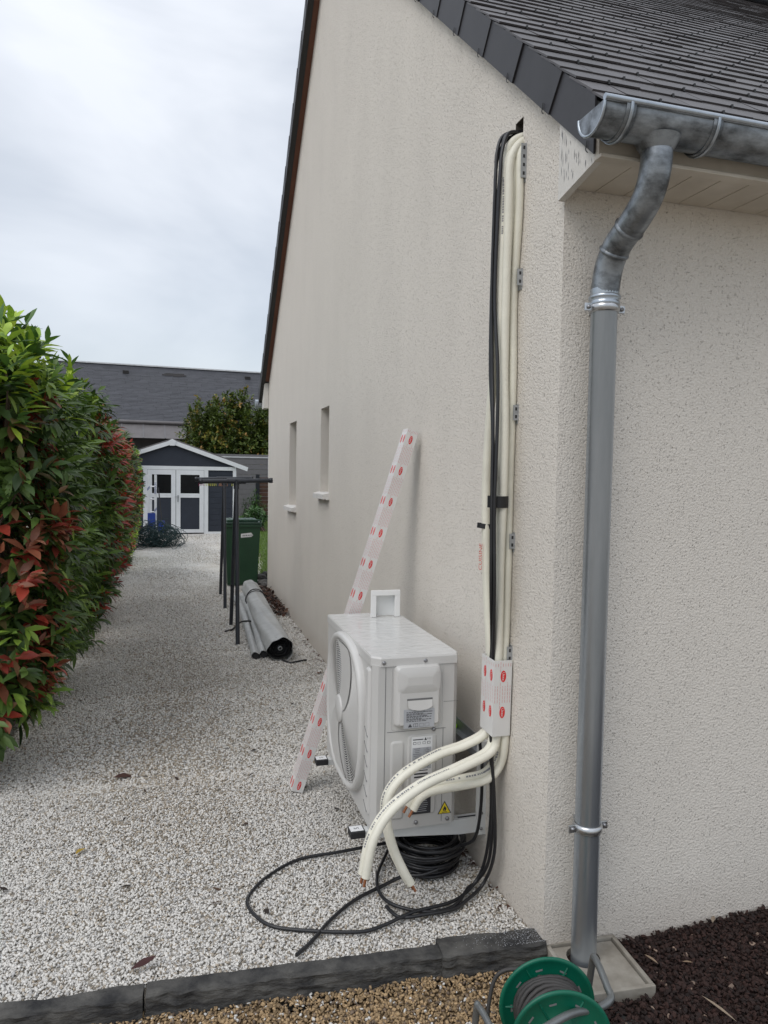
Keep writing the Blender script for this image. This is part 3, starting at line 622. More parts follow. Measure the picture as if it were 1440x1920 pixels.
# soft shoulder on the cover's upper third
emboss(b, (-.292, yS-.028, .765), FX, FZ, FN, .080, .048, .02, .009, 'ac', taper=.034)
cov = b.build('service_cover', ac)
b = MB(); yy = yS-.0305
b.add([(-.336, yy, .700), (-.244, yy, .700), (-.244, yy+.020, .698), (-.336, yy+.020, .698)], [(0, 1, 2, 3)], 'seam')
b.quad([(-.338, yy-.0004, .701), (-.338, yy-.0004, .694), (-.242, yy-.0004, .694), (-.242, yy-.0004, .701)], 'seam')
n = 12; arc = [(-.29+.046*math.cos(math.pi+math.pi*i/n), .676+.018*math.sin(math.pi+math.pi*i/n)) for i in range(n+1)]
b.add([(x, yy-.0005, .694) for x, z in arc]+[(x, yy-.006, min(z, .68)) for x, z in arc], [(i, n+1+i, n+2+i, i+1) for i in range(n)], 'ac', True)
b.build('handle', cov)
b = MB(); onx = lambda x, z, w, h, m_, o: b.quad([(x-w, yy-o, z-h), (x+w, yy-o, z-h), (x+w, yy-o, z+h), (x-w, yy-o, z+h)], m_)
onx(-.292, .628, .058, .034, 'label_grey', .0008); random.seed(3)
onx(-.292, .657, .022, .0011, 'ink', .0012)
for r_ in range(8):
    z = .6515-.0046*r_-(.0006 if r_ % 2 else 0); w = .046 if r_ % 2 == 0 else random.uniform(.022, .042)
    x = -.294-.046+w; k = x-w
    while k < x+w: l = random.uniform(.004, .012); onx(min(k+l/2, x+w), z, l/2, .0011, 'ink', .0012); k += l+.002
b.add([(-.334, yy-.0013, .598), (-.318, yy-.0013, .598), (-.326, yy-.0013, .611)], [(0, 1, 2)], 'ink'); put_text(b, '!', (-.326, yy-.0018, .603), FX, FZ, .009, 'label_grey')
for x in (-.305, -.283, -.262):
    onx(x, .604, .0085, .0062, 'ink' if x < -.3 else 'ink_grey', .0013); onx(x, .604, .0072, .005, 'label_grey', .0016)
onx(-.305, .604, .0006, .005, 'ink', .002)
b.build('warning_label', cov)
b = MB(); yy = yS-.004
lab = lambda x, z, w, h, m_, o=.0008: b.quad([(x-w, yy-o, z-h), (x+w, yy-o, z-h), (x+w, yy-o, z+h), (x-w, yy-o, z+h)], m_)
lab(-.270, .448, .040, .103, 'label_white'); lab(-.285, .54, .02, .0018, 'ink', .0012); b.add([(-.262, yy-.0012, .536), (-.251, yy-.0012, .536), (-.2565, yy-.0012, .547)], [(0, 1, 2)], 'ink')
put_text(b, 'R32', (-.243, yy-.0013, .541), FX, FZ, .009, 'ink')
for x in (-.298, -.281, -.262, -.244): lab(x, .527, .006, .0045, 'ink' if x in (-.298, -.244) else 'ink_grey', .0012); lab(x, .527, .0045, .003, 'label_white', .0016)
random.seed(9); lab(-.270, .470, .036, .040, 'label_grey', .0011)
for r_ in range(11): z = .506-.0066*r_; lab(-.288, z, random.uniform(.008, .017), .0012, 'ink_grey', .0014); lab(-.25, z, random.uniform(.003, .010), .0011, 'ink_grey', .0014)
for x in (-.262, -.247): lab(x, .470, .0005, .038, 'ink_grey', .0015)
for r_ in range(3): lab(-.272, .425-.012*r_, .026, .0028 if r_ else .0018, 'ink', .0012)
lab(-.270, .362, .038, .018, 'orange', .0009); lab(-.270, .303, .038, .040, 'ink', .0009)
put_text(b, 'R32', (-.27, yy-.0013, .362), FX, FZ, .02, 'label_white')
for r_ in range(9): lab(-.272, .333-.0075*r_, random.uniform(.022, .031), .0009, 'label_grey', .0013)
b.build('rating_label', ac)
b = MB(); yy = yS
b.add([(-.203, yy-.0012, .251), (-.149, yy-.0012, .251), (-.176, yy-.0012, .299)], [(0, 1, 2)], 'ink')
b.add([(-.198, yy-.0018, .2535), (-.154, yy-.0018, .2535), (-.176, yy-.0018, .2935)], [(0, 1, 2)], 'yellow')
fl = [(0, .017), (.003, .011), (.007, .006), (.006, -.001), (.003, -.005), (-.003, -.005), (-.006, -.001), (-.0055, .005), (-.002, .009)]
b.add([(-.176+x, yy-.0022, .266+z) for x, z in fl], [tuple(range(len(fl)))], 'ink'); b.add([(-.1775, yy-.0026, .2625), (-.1745, yy-.0026, .2625), (-.176, yy-.0026, .270)], [(0, 1, 2)], 'yellow')
b.add([(-.187, yy-.0022, .2585), (-.165, yy-.0022, .2585), (-.165, yy-.0022, .2565), (-.187, yy-.0022, .2565)], [(3, 2, 1, 0)], 'ink')
b.build('flammable_sign', ac)
for x, z in ((-.418, .828), (-.262, .829), (-.225, .573), (-.44, .232), (-.287, .232), (-.165, .232)):
    b = MB(); b.lathe((x, yS-.0, z), (0, -1, 0), [(.0075, -.002), (.0075, .0055), (.0055, .0075), (.0001, .008)], 'screw', seg=12); b.build('screw', ac)
# front: fan guard and grooved panel
gy, gzc, ga, gb_ = .825, .545, .305, .298
sup = lambda th, k: (gy+ga*k*math.copysign(abs(math.cos(th))**(2/2.7), math.cos(th)), gzc+gb_*k*math.copysign(abs(math.sin(th))**(2/2.7), math.sin(th)))
b = MB(); n = 56; pr = [(1.0, 0), (.998, -.014), (.987, -.024), (.962, -.029), (.935, -.029), (.915, -.024), (.90, -.016)]
vs = []
for k, x in pr:
    for i in range(n): y, z = sup(2*math.pi*i/n, k); vs.append((AX0+x, y, z))
b.add(vs, [(j*n+(i+1) % n, j*n+i, (j+1)*n+i, (j+1)*n+(i+1) % n) for j in range(len(pr)-1) for i in range(n)], 'ac', True); gd = b.build('fan_guard', ac)
b = MB()
for r_ in range(27):                                # concentric bars bowed outwards
    k = .16+r_*(.735/26); x = AX0-.020-.012*(1-(k/.9)**2); n = 44
    b.tube([(x, *sup(2*math.pi*i/n, k)) for i in range(n)], .0023, 'ac', seg=5, sub=1, closed=True)
for q in range(10):
    th = 2*math.pi*q/10+.2; b.tube([(AX0-.020-.012*(1-(k/.9)**2)+.004, *sup(th+k*.35, k)) for k in (.12, .4, .65, .9)], .004, 'ac', seg=5, sub=3)
b.build('guard_bar', gd)['kind'] = 'stuff'
b = MB(); out = []; inn = []                         # S-shaped vane across the guard
for i in range(25):
    t = -1+2*i/24; k = abs(t)*.88; th = (math.pi*.5 if t > 0 else -math.pi*.5)+(1-abs(t))*1.25; w = .045+.05*abs(t)
    y, z = sup(th, max(k, .001)); x = AX0-.025-.012*(1-(k/.9)**2)
    out.append((x, y-w, z)); inn.append((x, y+w, z))
b.add(out+inn, [(i+1, i, 25+i, 26+i) for i in range(24)], 'ac'); b.lathe((AX0-.037, gy, gzc), (-1, 0, 0), [(.055, -.01), (.055, .002), (.048, .006), (.001, .008)], 'ac', seg=24); b.build('guard_vane', gd)
fan = MB()
fan.lathe((AX0-.001, gy, gzc), (-1, 0, 0), [(.27, 0), (.001, .0005)], 'seam', seg=40)
for q in range(3):
    th0 = 2*math.pi*q/3; A_ = []; B_ = []
    for i in range(9):
        th = th0+i/8*1.5; A_.append((AX0-.018+.012*i/8, gy+.06*math.cos(th), gzc+.06*math.sin(th))); B_.append((AX0-.020+.016*i/8, gy+.25*math.cos(th+.25), gzc+.25*math.sin(th+.25)))
    fan.add(A_+B_, [(i, i+1, 10+i, 9+i) for i in range(8)], 'ink_grey', True)
fan.build('fan', ac)
b = MB(); emboss(b, (AX0, .492, .53), (0, -1, 0), FZ, (-1, 0, 0), .022, .27, .01, .010, 'ac')
for i in range(6): z = .55-.055*i; b.tube([(AX0-.0102, .472, z), (AX0-.0102, .512, z+.028)], .0015, 'seam', seg=5)
b.build('grooved_panel', ac)

# wall brackets: two arms with wall plates, rail, spirit vial, rubber ends
def bracket(y, label):
    br = thing('wall_bracket', (0, y, .2), label, 'bracket', 'white steel brackets under the heat pump')
    b = MB()                                          # arm: channel with a tapering lower edge
    b.prism([(0, y, .150), (-.10, y, .150), (-.50, y, .186), (-.50, y, .207), (0, y, .207)], (0, .004, 0), 'bracket')
    b.prism([(0, y+.034, .150), (-.10, y+.034, .150), (-.50, y+.034, .186), (-.50, y+.034, .207), (0, y+.034, .207)], (0, .004, 0), 'bracket')
    b.box((-.5, y+.004, .2035), (0, y+.034, .207), 'bracket'); b.box((-.105, y+.012, .2072), (-.03, y+.022, .2078), 'ink'); b.build('arm', br)
    b = MB(); b.box((-.040, y-.004, .140), (-.0, y, .50), 'bracket'); b.box((-.004, y, .140), (0, y+.04, .50), 'bracket'); up_ = b.build('upright', br)
    for z in (.165, .225): b = MB(); b.lathe((-.018, y-.004, z), (0, -1, 0), [(.006, 0), (.006, .004), (.0001, .006)], 'screw', seg=10); b.build('bolt', br)
    b = MB(); b.box((-.525, y-.006, .185), (-.47, y+.046, .2115), 'rubber', bev=.004)
    b.quad([(-.523, y+.0, .2122), (-.475, y+.0, .2122), (-.475, y+.04, .2122), (-.523, y+.04, .2122)], 'label_white'); put_text(b, 'S', (-.50, y+.02, .2128), (0, -1, 0), (1, 0, 0), .026, 'ink'); b.build('rubber_end', br)
    b = MB(); b.box((-.16, y+.002, .2075), (-.135, y+.036, .2128), 'rubber', bev=.002); b.build('rubber_pad', br)
    return br
b0 = bracket(.462, 'white steel wall bracket under the near end of the heat pump'); bracket(1.13, 'white steel wall bracket under the far end of the heat pump, mostly hidden')
rail = thing('wall_rail', (0, .8, .47), 'galvanised steel rail on the wall behind the heat pump with a green spirit level', 'rail')
b = MB(); b.box((-.004, .40, .445), (-.0, 1.20, .492), 'galv'); b.box((-.030, .40, .445), (-.004, 1.2, .449), 'galv'); b.box((-.03, .40, .420), (-.027, 1.2, .4449), 'galv'); b.build('angle_profile', rail)
b = MB(); b.box((-.026, .74, .4495), (-.006, .80, .468), 'green_vial', bev=.006); b.build('spirit_vial', rail)

# white plastic frame on the unit
fr = thing('plastic_frame', (-.215, 1.16, .849), 'white plastic square frame standing on top of the heat pump', 'frame')
x0, x1, y0, y1, z0, z1 = -.283, -.146, 1.12, 1.155, .8495, .972
b = MB()
for q in (((x0, y0, z0), (x0+.024, y0+.012, z1-.024)), ((x1-.024, y0, z0), (x1, y0+.012, z1-.024)), ((x0, y0, z1-.024), (x1, y0+.012, z1))): b.box(*q, 'frame_pl', bev=.0015)
b.build('flange', fr)
b = MB(); i_ = .022
b.box((x0+i_-.003, y0+.012, z0), (x0+i_, y1, z1-i_), 'frame_pl'); b.box((x1-i_, y0+.012, z0), (x1-i_+.003, y1, z1-i_), 'frame_pl'); b.box((x0+i_, y0+.012, z1-i_-.003), (x1-i_, y1, z1-i_), 'frame_pl')
b.box((x0+i_, y1-.003, z0+.002), (x1-i_, y1, z1-i_-.003), 'frame_in'); b.build('sleeve', fr)

# ---------------------------------------------------------------- printed trunking
def film(mb, o, ux, uy, nrm, w, L, p0, pitch, cols):
    """print of ovals and text lines on a trunking face; o = corner, ux across (width w), uy along (length L)"""
    o, ux, uy, nrm = (Vector(q) for q in (o, ux, uy, nrm)); s = p0; k = 0
    P_ = lambda a, l, h: o+ux*a+uy*l+nrm*h
    while s < L:
        if s > .02 and s < L-.02:
            for c in cols:
                a = w*c; ellipse(mb, P_(a, s, .0006), ux, uy, min(w*.155, .0105), .0205, 'red_logo'); put_text(mb, 'Unex', P_(a, s, .0011), -uy, ux, .0135, 'label_white')
        for i in range(7):
            a = w*(.08+.84*i/6); lo = s+.034; hi = s+pitch-.034
            if i in (2, 5): lo -= .02*(i == 2); hi += .012
            l = lo
            while l < hi:
                e = min(l+.011, hi)
                if 0 < l and e < L: mb.quad([P_(a-.00055, l, .0005), P_(a+.00055, l, .0005), P_(a+.00055, e, .0005), P_(a-.00055, e, .0005)], 'pink_print')
                l += .0135
        s += pitch
def channel_piece(name, org, M4, w, d, L, label, cat, pitch, p0):
    """U-section cover in local axes: X out of the wall (depth d), Y width w, Z length"""
    o = thing(name, org, label, cat); t = .0025; b = MB()
    b.box((-d, 0, 0), (-d+t, w, L), 'duct', M4=M4); b.box((-d+t, 0, 0), (0, t, L), 'duct', M4=M4); b.box((-d+t, w-t, 0), (0, w, L), 'duct', M4=M4); c = b.build('channel', o)
    b = MB(); X3 = M4.to_3x3()
    film(b, M4@Vector((-d, w, 0)), X3@Vector((0, -1, 0)), X3@Vector((0, 0, 1)), X3@Vector((-1, 0, 0)), w, L, p0, pitch, (.28, .78))
    film(b, M4@Vector((-d, 0, 0)), X3@Vector((1, 0, 0)), X3@Vector((0, 0, 1)), X3@Vector((0, -1, 0)), d, L, p0, pitch, (.52,))
    b.build('printed_film', o); return o
Mc = Matrix.Translation((-.006, .262, .593))@Matrix.Rotation(R(1.2), 4, 'X')
channel_piece('trunking_cover', (-.03, .30, .593), Mc, .104, .067, .268, 'short white trunking cover with red ovals round the pipes on the wall', 'trunking', .128, .085)
# long piece leaning on the wall behind the unit
pA, pB = Vector((-.56, 1.275, .0)), Vector((-.02, 1.275, 1.70)); zA = (pB-pA).normalized(); yA = Vector((0, 1, 0)); xA = yA.cross(zA).normalized(); yA = zA.cross(xA)
Ml = Matrix((xA, yA, zA)).transposed().to_4x4(); Ml.translation = pA
channel_piece('trunking_cover', pA, Ml, .078, .055, (pB-pA).length, 'long white trunking cover with red ovals leaning on the wall behind the heat pump', 'trunking', .155, .03)

# ---------------------------------------------------------------- perforated wall brackets beside the pipes
def perforated(z0, z1, y, label):
    o = MB(); o.box((-.020, y-.003, z0), (-.0, y, z1), 'galv'); o.box((-.003, y, z0-.012), (-.0, y+.03, z1+.004), 'galv')
    n = max(2, int((z1-z0)/.026))
    for i in range(n): z = z0+(i+.5)*(z1-z0)/n; o.box((-.0135, y-.0036, z-.0055), (-.0065, y-.003, z+.0055), 'rubber')
    tag(o.build('perforated_bracket', org=(0, y, z0)), label, 'bracket', 'perforated steel brackets holding the pipe bundle')
for a in ((2.50, 2.612, .262, 'long perforated steel bracket just below the pipe hole in the wall'), (2.145, 2.20, .268, 'small perforated bracket second from the top beside the pipes'), (1.69, 1.742, .272, 'small perforated bracket third from the top beside the pipes'),
          (1.248, 1.30, .275, 'small perforated bracket fourth from the top, below the black tape'), (.852, .905, .272, 'lowest perforated bracket sticking out above the white trunking cover')): perforated(*a)

# ---------------------------------------------------------------- pipes and cables
def twin(paths, label, text=None, r=.0155, ends=True, gap=.025, sideways=(0, 1, 0)):
    """two foam-sleeved tubes running side by side with copper ends"""
    P = spline(paths, 8); o = thing('insulated_pipe', P[-1], label, 'pipe', 'white insulated pipe pairs'); b = MB(); A_, B_ = [], []; pv = None; n = len(P)
    for i in range(n):
        T = (P[min(i+1, n-1)]-P[max(i-1, 0)]).normalized(); s = Vector(sideways) if pv is None else pv
        s = (s-T*s.dot(T)).normalized(); pv = s
        A_.append(P[i]+s*gap/2); B_.append(P[i]-s*gap/2)
    b.tube(A_, r, 'ins', seg=16, smooth_path=False); b.tube(B_, r*.92, 'ins', seg=16, smooth_path=False)
    for Q in (A_, B_):
        T = (Q[-1]-Q[-2]).normalized(); c = MB(); c.tube([Q[-1]-T*.01, Q[-1]+T*.028], .0048, 'copper', seg=10); c.build('copper_end', o)
    return o, A_, B_, b
pa = [(.06, .318, 2.66), (.01, .320, 2.655), (-.03, .330, 2.625), (-.042, .345, 2.54), (-.042, .358, 2.41), (-.040, .388, 2.05), (-.040, .396, 1.865), (-.040, .418, 1.70), (-.04, .434, 1.484), (-.04, .426, 1.29), (-.04, .405, 1.10), (-.04, .362, .85), (-.036, .340, .66), (-.06, .345, .58), (-.135, .358, .535), (-.237, .36, .508), (-.362, .34, .461), (-.428, .32, .402), (-.438, .31, .323), (-.414, .30, .222), (-.385, .28, .154), (-.360, .27, .108)]
A3 = twin(pa, 'white insulated pipe pair bending down to end over the black cable coil', sideways=(1, .5, 0))
pb = [(.06, .312, 2.645), (.01, .312, 2.64), (-.03, .306, 2.60), (-.05, .300, 2.54), (-.052, .294, 2.42), (-.05, .303, 2.10), (-.05, .300, 1.85), (-.05, .286, 1.67), (-.05, .285, 1.43), (-.05, .293, 1.21), (-.05, .291, 1.02), (-.046, .296, .86), (-.04, .298, .66), (-.045, .298, .58), (-.075, .288, .528), (-.196, .26, .496), (-.344, .22, .468), (-.463, .19, .41), (-.526, .17, .331), (-.552, .16, .222)]
B3 = twin(pb, 'white insulated pipe pair arching furthest out in front of the heat pump', sideways=(.3, 1, 0))
pc = [(.06, .322, 2.635), (.015, .318, 2.635), (-.012, .300, 2.60), (-.022, .290, 2.54), (-.022, .288, 2.39), (-.022, .312, 2.11), (-.022, .302, 1.853), (-.022, .304, 1.615), (-.022, .306, 1.43), (-.022, .303, 1.206), (-.022, .304, 1.017), (-.026, .300, .866), (-.026, .295, .66), (-.022, .29, .56), (-.03, .305, .48), (-.07, .31, .434), (-.15, .32, .417), (-.266, .33, .404), (-.318, .33, .382), (-.345, .33, .342)]
C3 = twin(pc, 'white insulated pipe pair curling back to bare copper ends before the orange label', sideways=(0, 1, .2))
random.seed(2)
def pipe_print(rec, lo, hi, side=(-1, -1, .3)):
    """small grey technical print along a sleeve"""
    o, A_, B_, b = rec; Q = A_; n = len(Q); i = int(lo*n)
    while i < int(hi*n)-1:
        a, c = Q[i], Q[i+1]; T = (c-a); L = T.length; T.normalize(); s = Vector(side); s = (s-T*s.dot(T)).normalized(); u = T.cross(s); l = 0
        while l < L:
            w = random.uniform(.003, .007)
            if random.random() < .8:
                p = a+T*l+s*.0159; b.quad([p-u*.0028, p+T*w-u*.0028, p+T*w+u*.0028, p+u*.0028], 'ink_grey')
            l += w+.0025
        i += 1
pipe_print(A3, .70, .86, (-1, -.6, .8)); pipe_print(B3, .80, .97, (-1, -.6, .2)); pipe_print(C3, .70, .9, (-.3, -1, .8)); pipe_print(B3, .18, .24, (-1, -.9, 0))
for rec in (A3, B3, C3): rec[3].build('insulation', rec[0])
b = MB(); put_text(b, 'CUISINE', (-.0672, .4086, 1.205), (0, 0, 1), (-.24, .97, 0), .027, 'red_ink')
b.build('marker_text', A3[0])
# black tape bands
b = MB(); b.lathe((-.060, .290, 1.41), (0, 0, 1), [(.036, -.02), (.036, .02)], 'tape', seg=20); tag(b.build('tape_band', org=(-.04, .3, 1.4)), 'wide black tape band round the inner pipes, above the other', 'tape')
b = MB(); b.lathe((-.04, .433, 1.315), (.1, -.02, 1), [(.031, -.009), (.031, .009)], 'tape', seg=20); tag(b.build('tape_band', org=(-.04, .433, 1.31)), 'narrow black tape band round the outermost left pipe', 'tape')
def cable(pts, label, r=.0062, name='cable', group='black cables hanging with the pipes', m_='cable'):
    b = MB(); b.tube(pts, r, m_, seg=8, sub=7); o = b.build(name, org=pts[-1]); return tag(o, label, 'cable', group)
G = .011
hole = lambda y, z: [(.07, y, z), (.01, y, z)]
cable(hole(.33, 2.672)+[(-.035, .340, 2.655), (-.065, .345, 2.60), (-.072, .348, 2.53), (-.07, .352, 2.40), (-.07, .362, 2.12), (-.07, .355, 1.857), (-.075, .315, 1.67), (-.084, .281, 1.43), (-.084, .278, 1.30), (-.084, .268, 1.116), (-.066, .292, .90), (-.055, .325, .80), (-.055, .322, .66), (-.052, .312, .52), (-.05, .305, .40), (-.05, .288, .28), (-.052, .31, .12), (-.075, .36, .02), (-.112, .346, G), (-.206, .255, G), (-.306, .249, G), (-.403, .306, G+.004), (-.431, .394, G), (-.407, .511, G), (-.311, .683, G)],
      'outer left black cable on the pipe bundle, looping round the coil')
cable(hole(.318, 2.675)+[(-.04, .318, 2.665), (-.068, .306, 2.60), (-.076, .300, 2.52), (-.078, .306, 2.39), (-.078, .315, 2.106), (-.078, .278, 1.865), (-.082, .262, 1.666), (-.090, .252, 1.431), (-.090, .248, 1.30), (-.088, .240, 1.121), (-.068, .280, .90), (-.055, .315, .80), (-.06, .310, .66), (-.056, .295, .5), (-.05, .280, .36), (-.046, .277, .17), (-.06, .33, .03), (-.15, .275, G), (-.212, .241, G), (-.314, .227, G+.006), (-.403, .244, G), (-.431, .313, G)],
      'black cable wandering over the white pipes, cut end on the gravel')
cable(hole(.325, 2.68)+[(-.045, .328, 2.662), (-.06, .330, 2.60), (-.062, .334, 2.53), (-.064, .346, 2.405), (-.064, .364, 2.119), (-.064, .363, 1.952), (-.072, .325, 1.708), (-.084, .266, 1.429), (-.084, .264, 1.30), (-.084, .256, 1.115), (-.066, .285, .90), (-.055, .33, .80), (-.05, .335, .66), (-.058, .395, .545), (-.062, .363, .441), (-.062, .368, .28), (-.07, .40, .16), (-.10, .47, .10), (-.09, .50, .07)],
      'black cable passing in front of the bracket upright into the coil')
cable(hole(.335, 2.685)+[(-.05, .342, 2.665), (-.075, .335, 2.60), (-.080, .328, 2.52), (-.082, .33, 2.40), (-.08, .338, 2.119), (-.08, .318, 1.87), (-.09, .280, 1.68), (-.098, .258, 1.43), (-.098, .254, 1.30), (-.096, .250, 1.115), (-.066, .298, .90), (-.055, .335, .80), (-.04, .325, .66), (-.045, .33, .5), (-.045, .315, .3), (-.05, .34, .12), (-.083, .356, .02), (-.195, .284, G), (-.355, .247, G+.008), (-.467, .216, G), (-.557, .203, G), (-.727, .255, G), (-.832, .311, G), (-.886, .415, G), (-.881, .493, G), (-.807, .595, G), (-.674, .686, G), (-.502, .702, G), (-.30, .723, G)],
      'black cable making the widest loop across the white gravel')
# coil of spare cable
coil = thing('cable_coil', (-.2, .56, 0), 'coil of spare black cable lying on the gravel under the heat pump', 'cable coil')
random.seed(11); b = MB()
for i in range(26):
    r_ = random.uniform(.105, .142); zz = .012+.105*(i/26)**.9; cx_, cy_ = -.195+random.uniform(-.008, .008), .565+random.uniform(-.008, .008); ti = random.uniform(-.06, .06); t2 = random.uniform(-.06, .06); n = 26
    b.tube([(cx_+r_*1.0*math.cos(2*math.pi*k/n), cy_+r_*math.sin(2*math.pi*k/n), max(.008, zz+ti*r_*math.cos(2*math.pi*k/n)+t2*r_*math.sin(2*math.pi*k/n))) for k in range(n)], .0062, 'cable', seg=7, sub=1, closed=True)
b.build('windings', coil)
b = MB(); b.tube([(-.20, .43, .045), (-.26, .435, .03), (-.321, .46, G+.01), (-.403, .438, G), (-.527, .376, G), (-.631, .288, G), (-.711, .196, G), (-.769, .143, G)], .0064, 'cable', seg=8); b.build('loose_end', coil)

# ---------------------------------------------------------------- green reel in the foreground
rc = Vector((-.187, -.36, .112)); ax = Vector((-.22, -.97, .02)).normalized()
reel = thing('hose_reel', (-.19, -.42, -.07), 'green plastic reel with dark cable on a bent grey tube stand', 'reel')
def flange(c, r_, name):
    b = MB(); b.lathe(c, ax, [(r_, -.004), (r_+.003, .0), (r_, .005), (r_-.008, .004), (r_-.012, .001), (.06, .001), (.045, .012), (.02, .012)], 'reel', seg=56); b.lathe(c, ax, [(r_, -.004), (.03, -.004)], 'reel', seg=56)
    u = ax.orthogonal().normalized(); w = ax.cross(u)
    for k in range(6):
        a = 2*math.pi*k/6+.3; d = u*math.cos(a)+w*math.sin(a); t_ = ax.cross(d)
        b.add([c+d*.05+t_*.004+ax*.001, c+d*(r_-.014)+t_*.002+ax*.001, c+d*(r_-.014)-t_*.002+ax*.001, c+d*.05-t_*.004+ax*.001, c+d*.05+ax*.010, c+d*(r_-.014)+ax*.004], [(0, 1, 5, 4), (2, 3, 4, 5)], 'reel')
    for k in range(9):
        a = 2*math.pi*k/9; d = u*math.cos(a)+w*math.sin(a); t_ = ax.cross(d); b.add([c+d*(r_-.028)+t_*.01+ax*.0016, c+d*(r_-.028)-t_*.01+ax*.0016, c+d*(r_-.033)-t_*.009+ax*.0016, c+d*(r_-.033)+t_*.009+ax*.0016], [(0, 1, 2, 3)], 'seam')
    b.build(name, reel)
flange(rc, .125, 'flange'); flange(rc+ax*.125, .125, 'flange')
b = MB(); b.lathe(rc, ax, [(.055, .004), (.055, .12)], 'reel', seg=32); b.build('drum', reel)
b = MB(); random.seed(4); u = ax.orthogonal().normalized(); w = ax.cross(u)
for i in range(22):
    d0 = .014+.098*((i % 8)/7.4); rr = .064+.011*(i//8)+random.uniform(-.002, .002)
    b.tube([rc+ax*(d0+.006*math.sin(q*.7+i))+(u*math.cos(2*math.pi*q/24)+w*math.sin(2*math.pi*q/24))*rr for q in range(24)], .0062, 'hose', seg=7, sub=1, closed=True)
b.build('wound_cable', reel)
b = MB(); b.tube([(-.012, -.26, -.065), (-.010, -.275, .05), (-.014, -.30, .160), (-.022, -.32, .182), (-.032, -.36, .184), (-.048, -.42, .177), (-.060, -.455, .172), (-.11, -.475, .172), (-.19, -.50, .195), (-.257, -.525, .205), (-.36, -.56, .20), (-.42, -.57, .16), (-.43, -.575, -.06)], .0095, 'tube_steel', seg=12); b.build('tube_stand', reel)
b = MB(); b.tube([(-.405, -.37, -.065), (-.400, -.385, .15), (-.40, -.40, .175), (-.40, -.46, .178), (-.405, -.55, .17)], .0085, 'tube_steel', seg=10); b.build('tube_stand', reel)
b = MB(); b.tube([(-.325, -.30, -.05), (-.318, -.28, .06), (-.29, -.27, .145), (-.24, -.30, .175), (-.20, -.37, .19)], .0055, 'hose', seg=8); b.build('loose_cable', reel)

# ---------------------------------------------------------------- washing line frame with pegs
def a_frame(yc, ya, yb_, label):
    o = thing('line_post', (-.62, yc, 0), label, 'washing line post', 'washing line end posts')
    for y in (ya, yb_):
        b = MB(); b.tube([(-.625, y, -.0), (-.615, yc+(y-yc)*.05, 1.375)], [.0185, .0165], 'grey_frame', seg=12, smooth_path=False); b.build('leg', o)
    b = MB(); b.tube([(-.615, yc, 1.34), (-.615, yc, 1.425)], .026, 'grey_frame', seg=14); b.tube([(-.70, yc, 1.412), (-.53, yc, 1.412)], .0245, 'grey_frame', seg=14); b.build('tee_joint', o)
    b = MB(); b.tube([(-.925, yc, 1.405), (-.305, yc, 1.422)], .020 , 'grey_frame', seg=14); c = b.build('crossbar', o)
    for x, z in ((-.925, 1.405), (-.305, 1.422)): b = MB(); b.lathe((x, yc, z), (1, 0, 0), [(.001, -.017), (.0235, -.015), (.0245, .0), (.0235, .015), (.001, .017)], 'grey_frame', seg=16); b.build('end_cap', c)
    return o
a_frame(4.62, 4.25, 5.08, 'nearer dark grey A shaped washing line post beside the rolled tarpaulin')
a_frame(6.40, 5.98, 6.88, 'farther dark grey A shaped washing line post beside the green bin')
random.seed(8)
pegs = [(-.888, 6.40, 'pink'), (-.872, 6.40, 'pink'), (-.856, 6.40, 'pink')]+[(-.825+.022*i, 6.40, 'peg_y') for i in range(6)]+[(-.665, 6.40, 'peg_o'), (-.645, 6.40, 'peg_o'), (-.59, 6.4, 'peg_o'), (-.525, 6.4, 'peg_y')]
for x, y, c in pegs:
    z = 1.384; b = MB(); a = random.uniform(-.15, .15)
    for s in (-1, 1): b.add([(x+s*.008, y-.006, z-.055), (x+s*.008+.004, y-.006, z-.055), (x+s*.003+.004, y-.006, z+.018), (x+s*.003, y-.006, z+.018), (x+s*.008, y+.006, z-.055), (x+s*.008+.004, y+.006, z-.055), (x+s*.003+.004, y+.006, z+.018), (x+s*.003, y+.006, z+.018)], [(0, 1, 2, 3), (5, 4, 7, 6), (1, 5, 6, 2), (4, 0, 3, 7), (0, 4, 5, 1), (3, 2, 6, 7)], c)
    b.box((x-.005, y-.007, z-.008), (x+.009, y+.007, z-.003), 'galv')
    o = b.build('clothes_peg', org=(x, y, z))
    tag(o, {'pink': 'pink clothes peg clipped at the left end of the far crossbar', 'peg_y': 'yellow green clothes peg hanging on the far crossbar', 'peg_o': 'orange clothes peg hanging on the far crossbar'}[c], 'clothes peg', {'pink': 'pink pegs', 'peg_y': 'yellow pegs', 'peg_o': 'orange pegs'}[c])

# ---------------------------------------------------------------- green wheelie bin
bn = thing('wheelie_bin', (-.30, 7.72, 0), 'dark green wheeled bin with white sticker behind the washing line post', 'wheelie bin')
def tapered(b, x0, x1, y0, y1, z0, z1, k, m_):
    cx_, cy_ = (x0+x1)/2, (y0+y1)/2; lo = [(cx_+(x-cx_)*k, cy_+(y-cy_)*k, z0) for x, y in ((x0, y0), (x1, y0), (x1, y1), (x0, y1))]; hi = [(x, y, z1) for x, y in ((x0, y0), (x1, y0), (x1, y1), (x0, y1))]
    b.add(lo+hi, [(3, 2, 1, 0), (4, 5, 6, 7), (0, 1, 5, 4), (1, 2, 6, 5), (2, 3, 7, 6), (3, 0, 4, 7)], m_)
b = MB(); tapered(b, -.535, -.085, 7.46, 7.96, .02, .80, .85, 'bin'); b.box((-.552, 7.445, .775), (-.068, 7.975, .812), 'bin', bev=.008); b.build('body', bn)
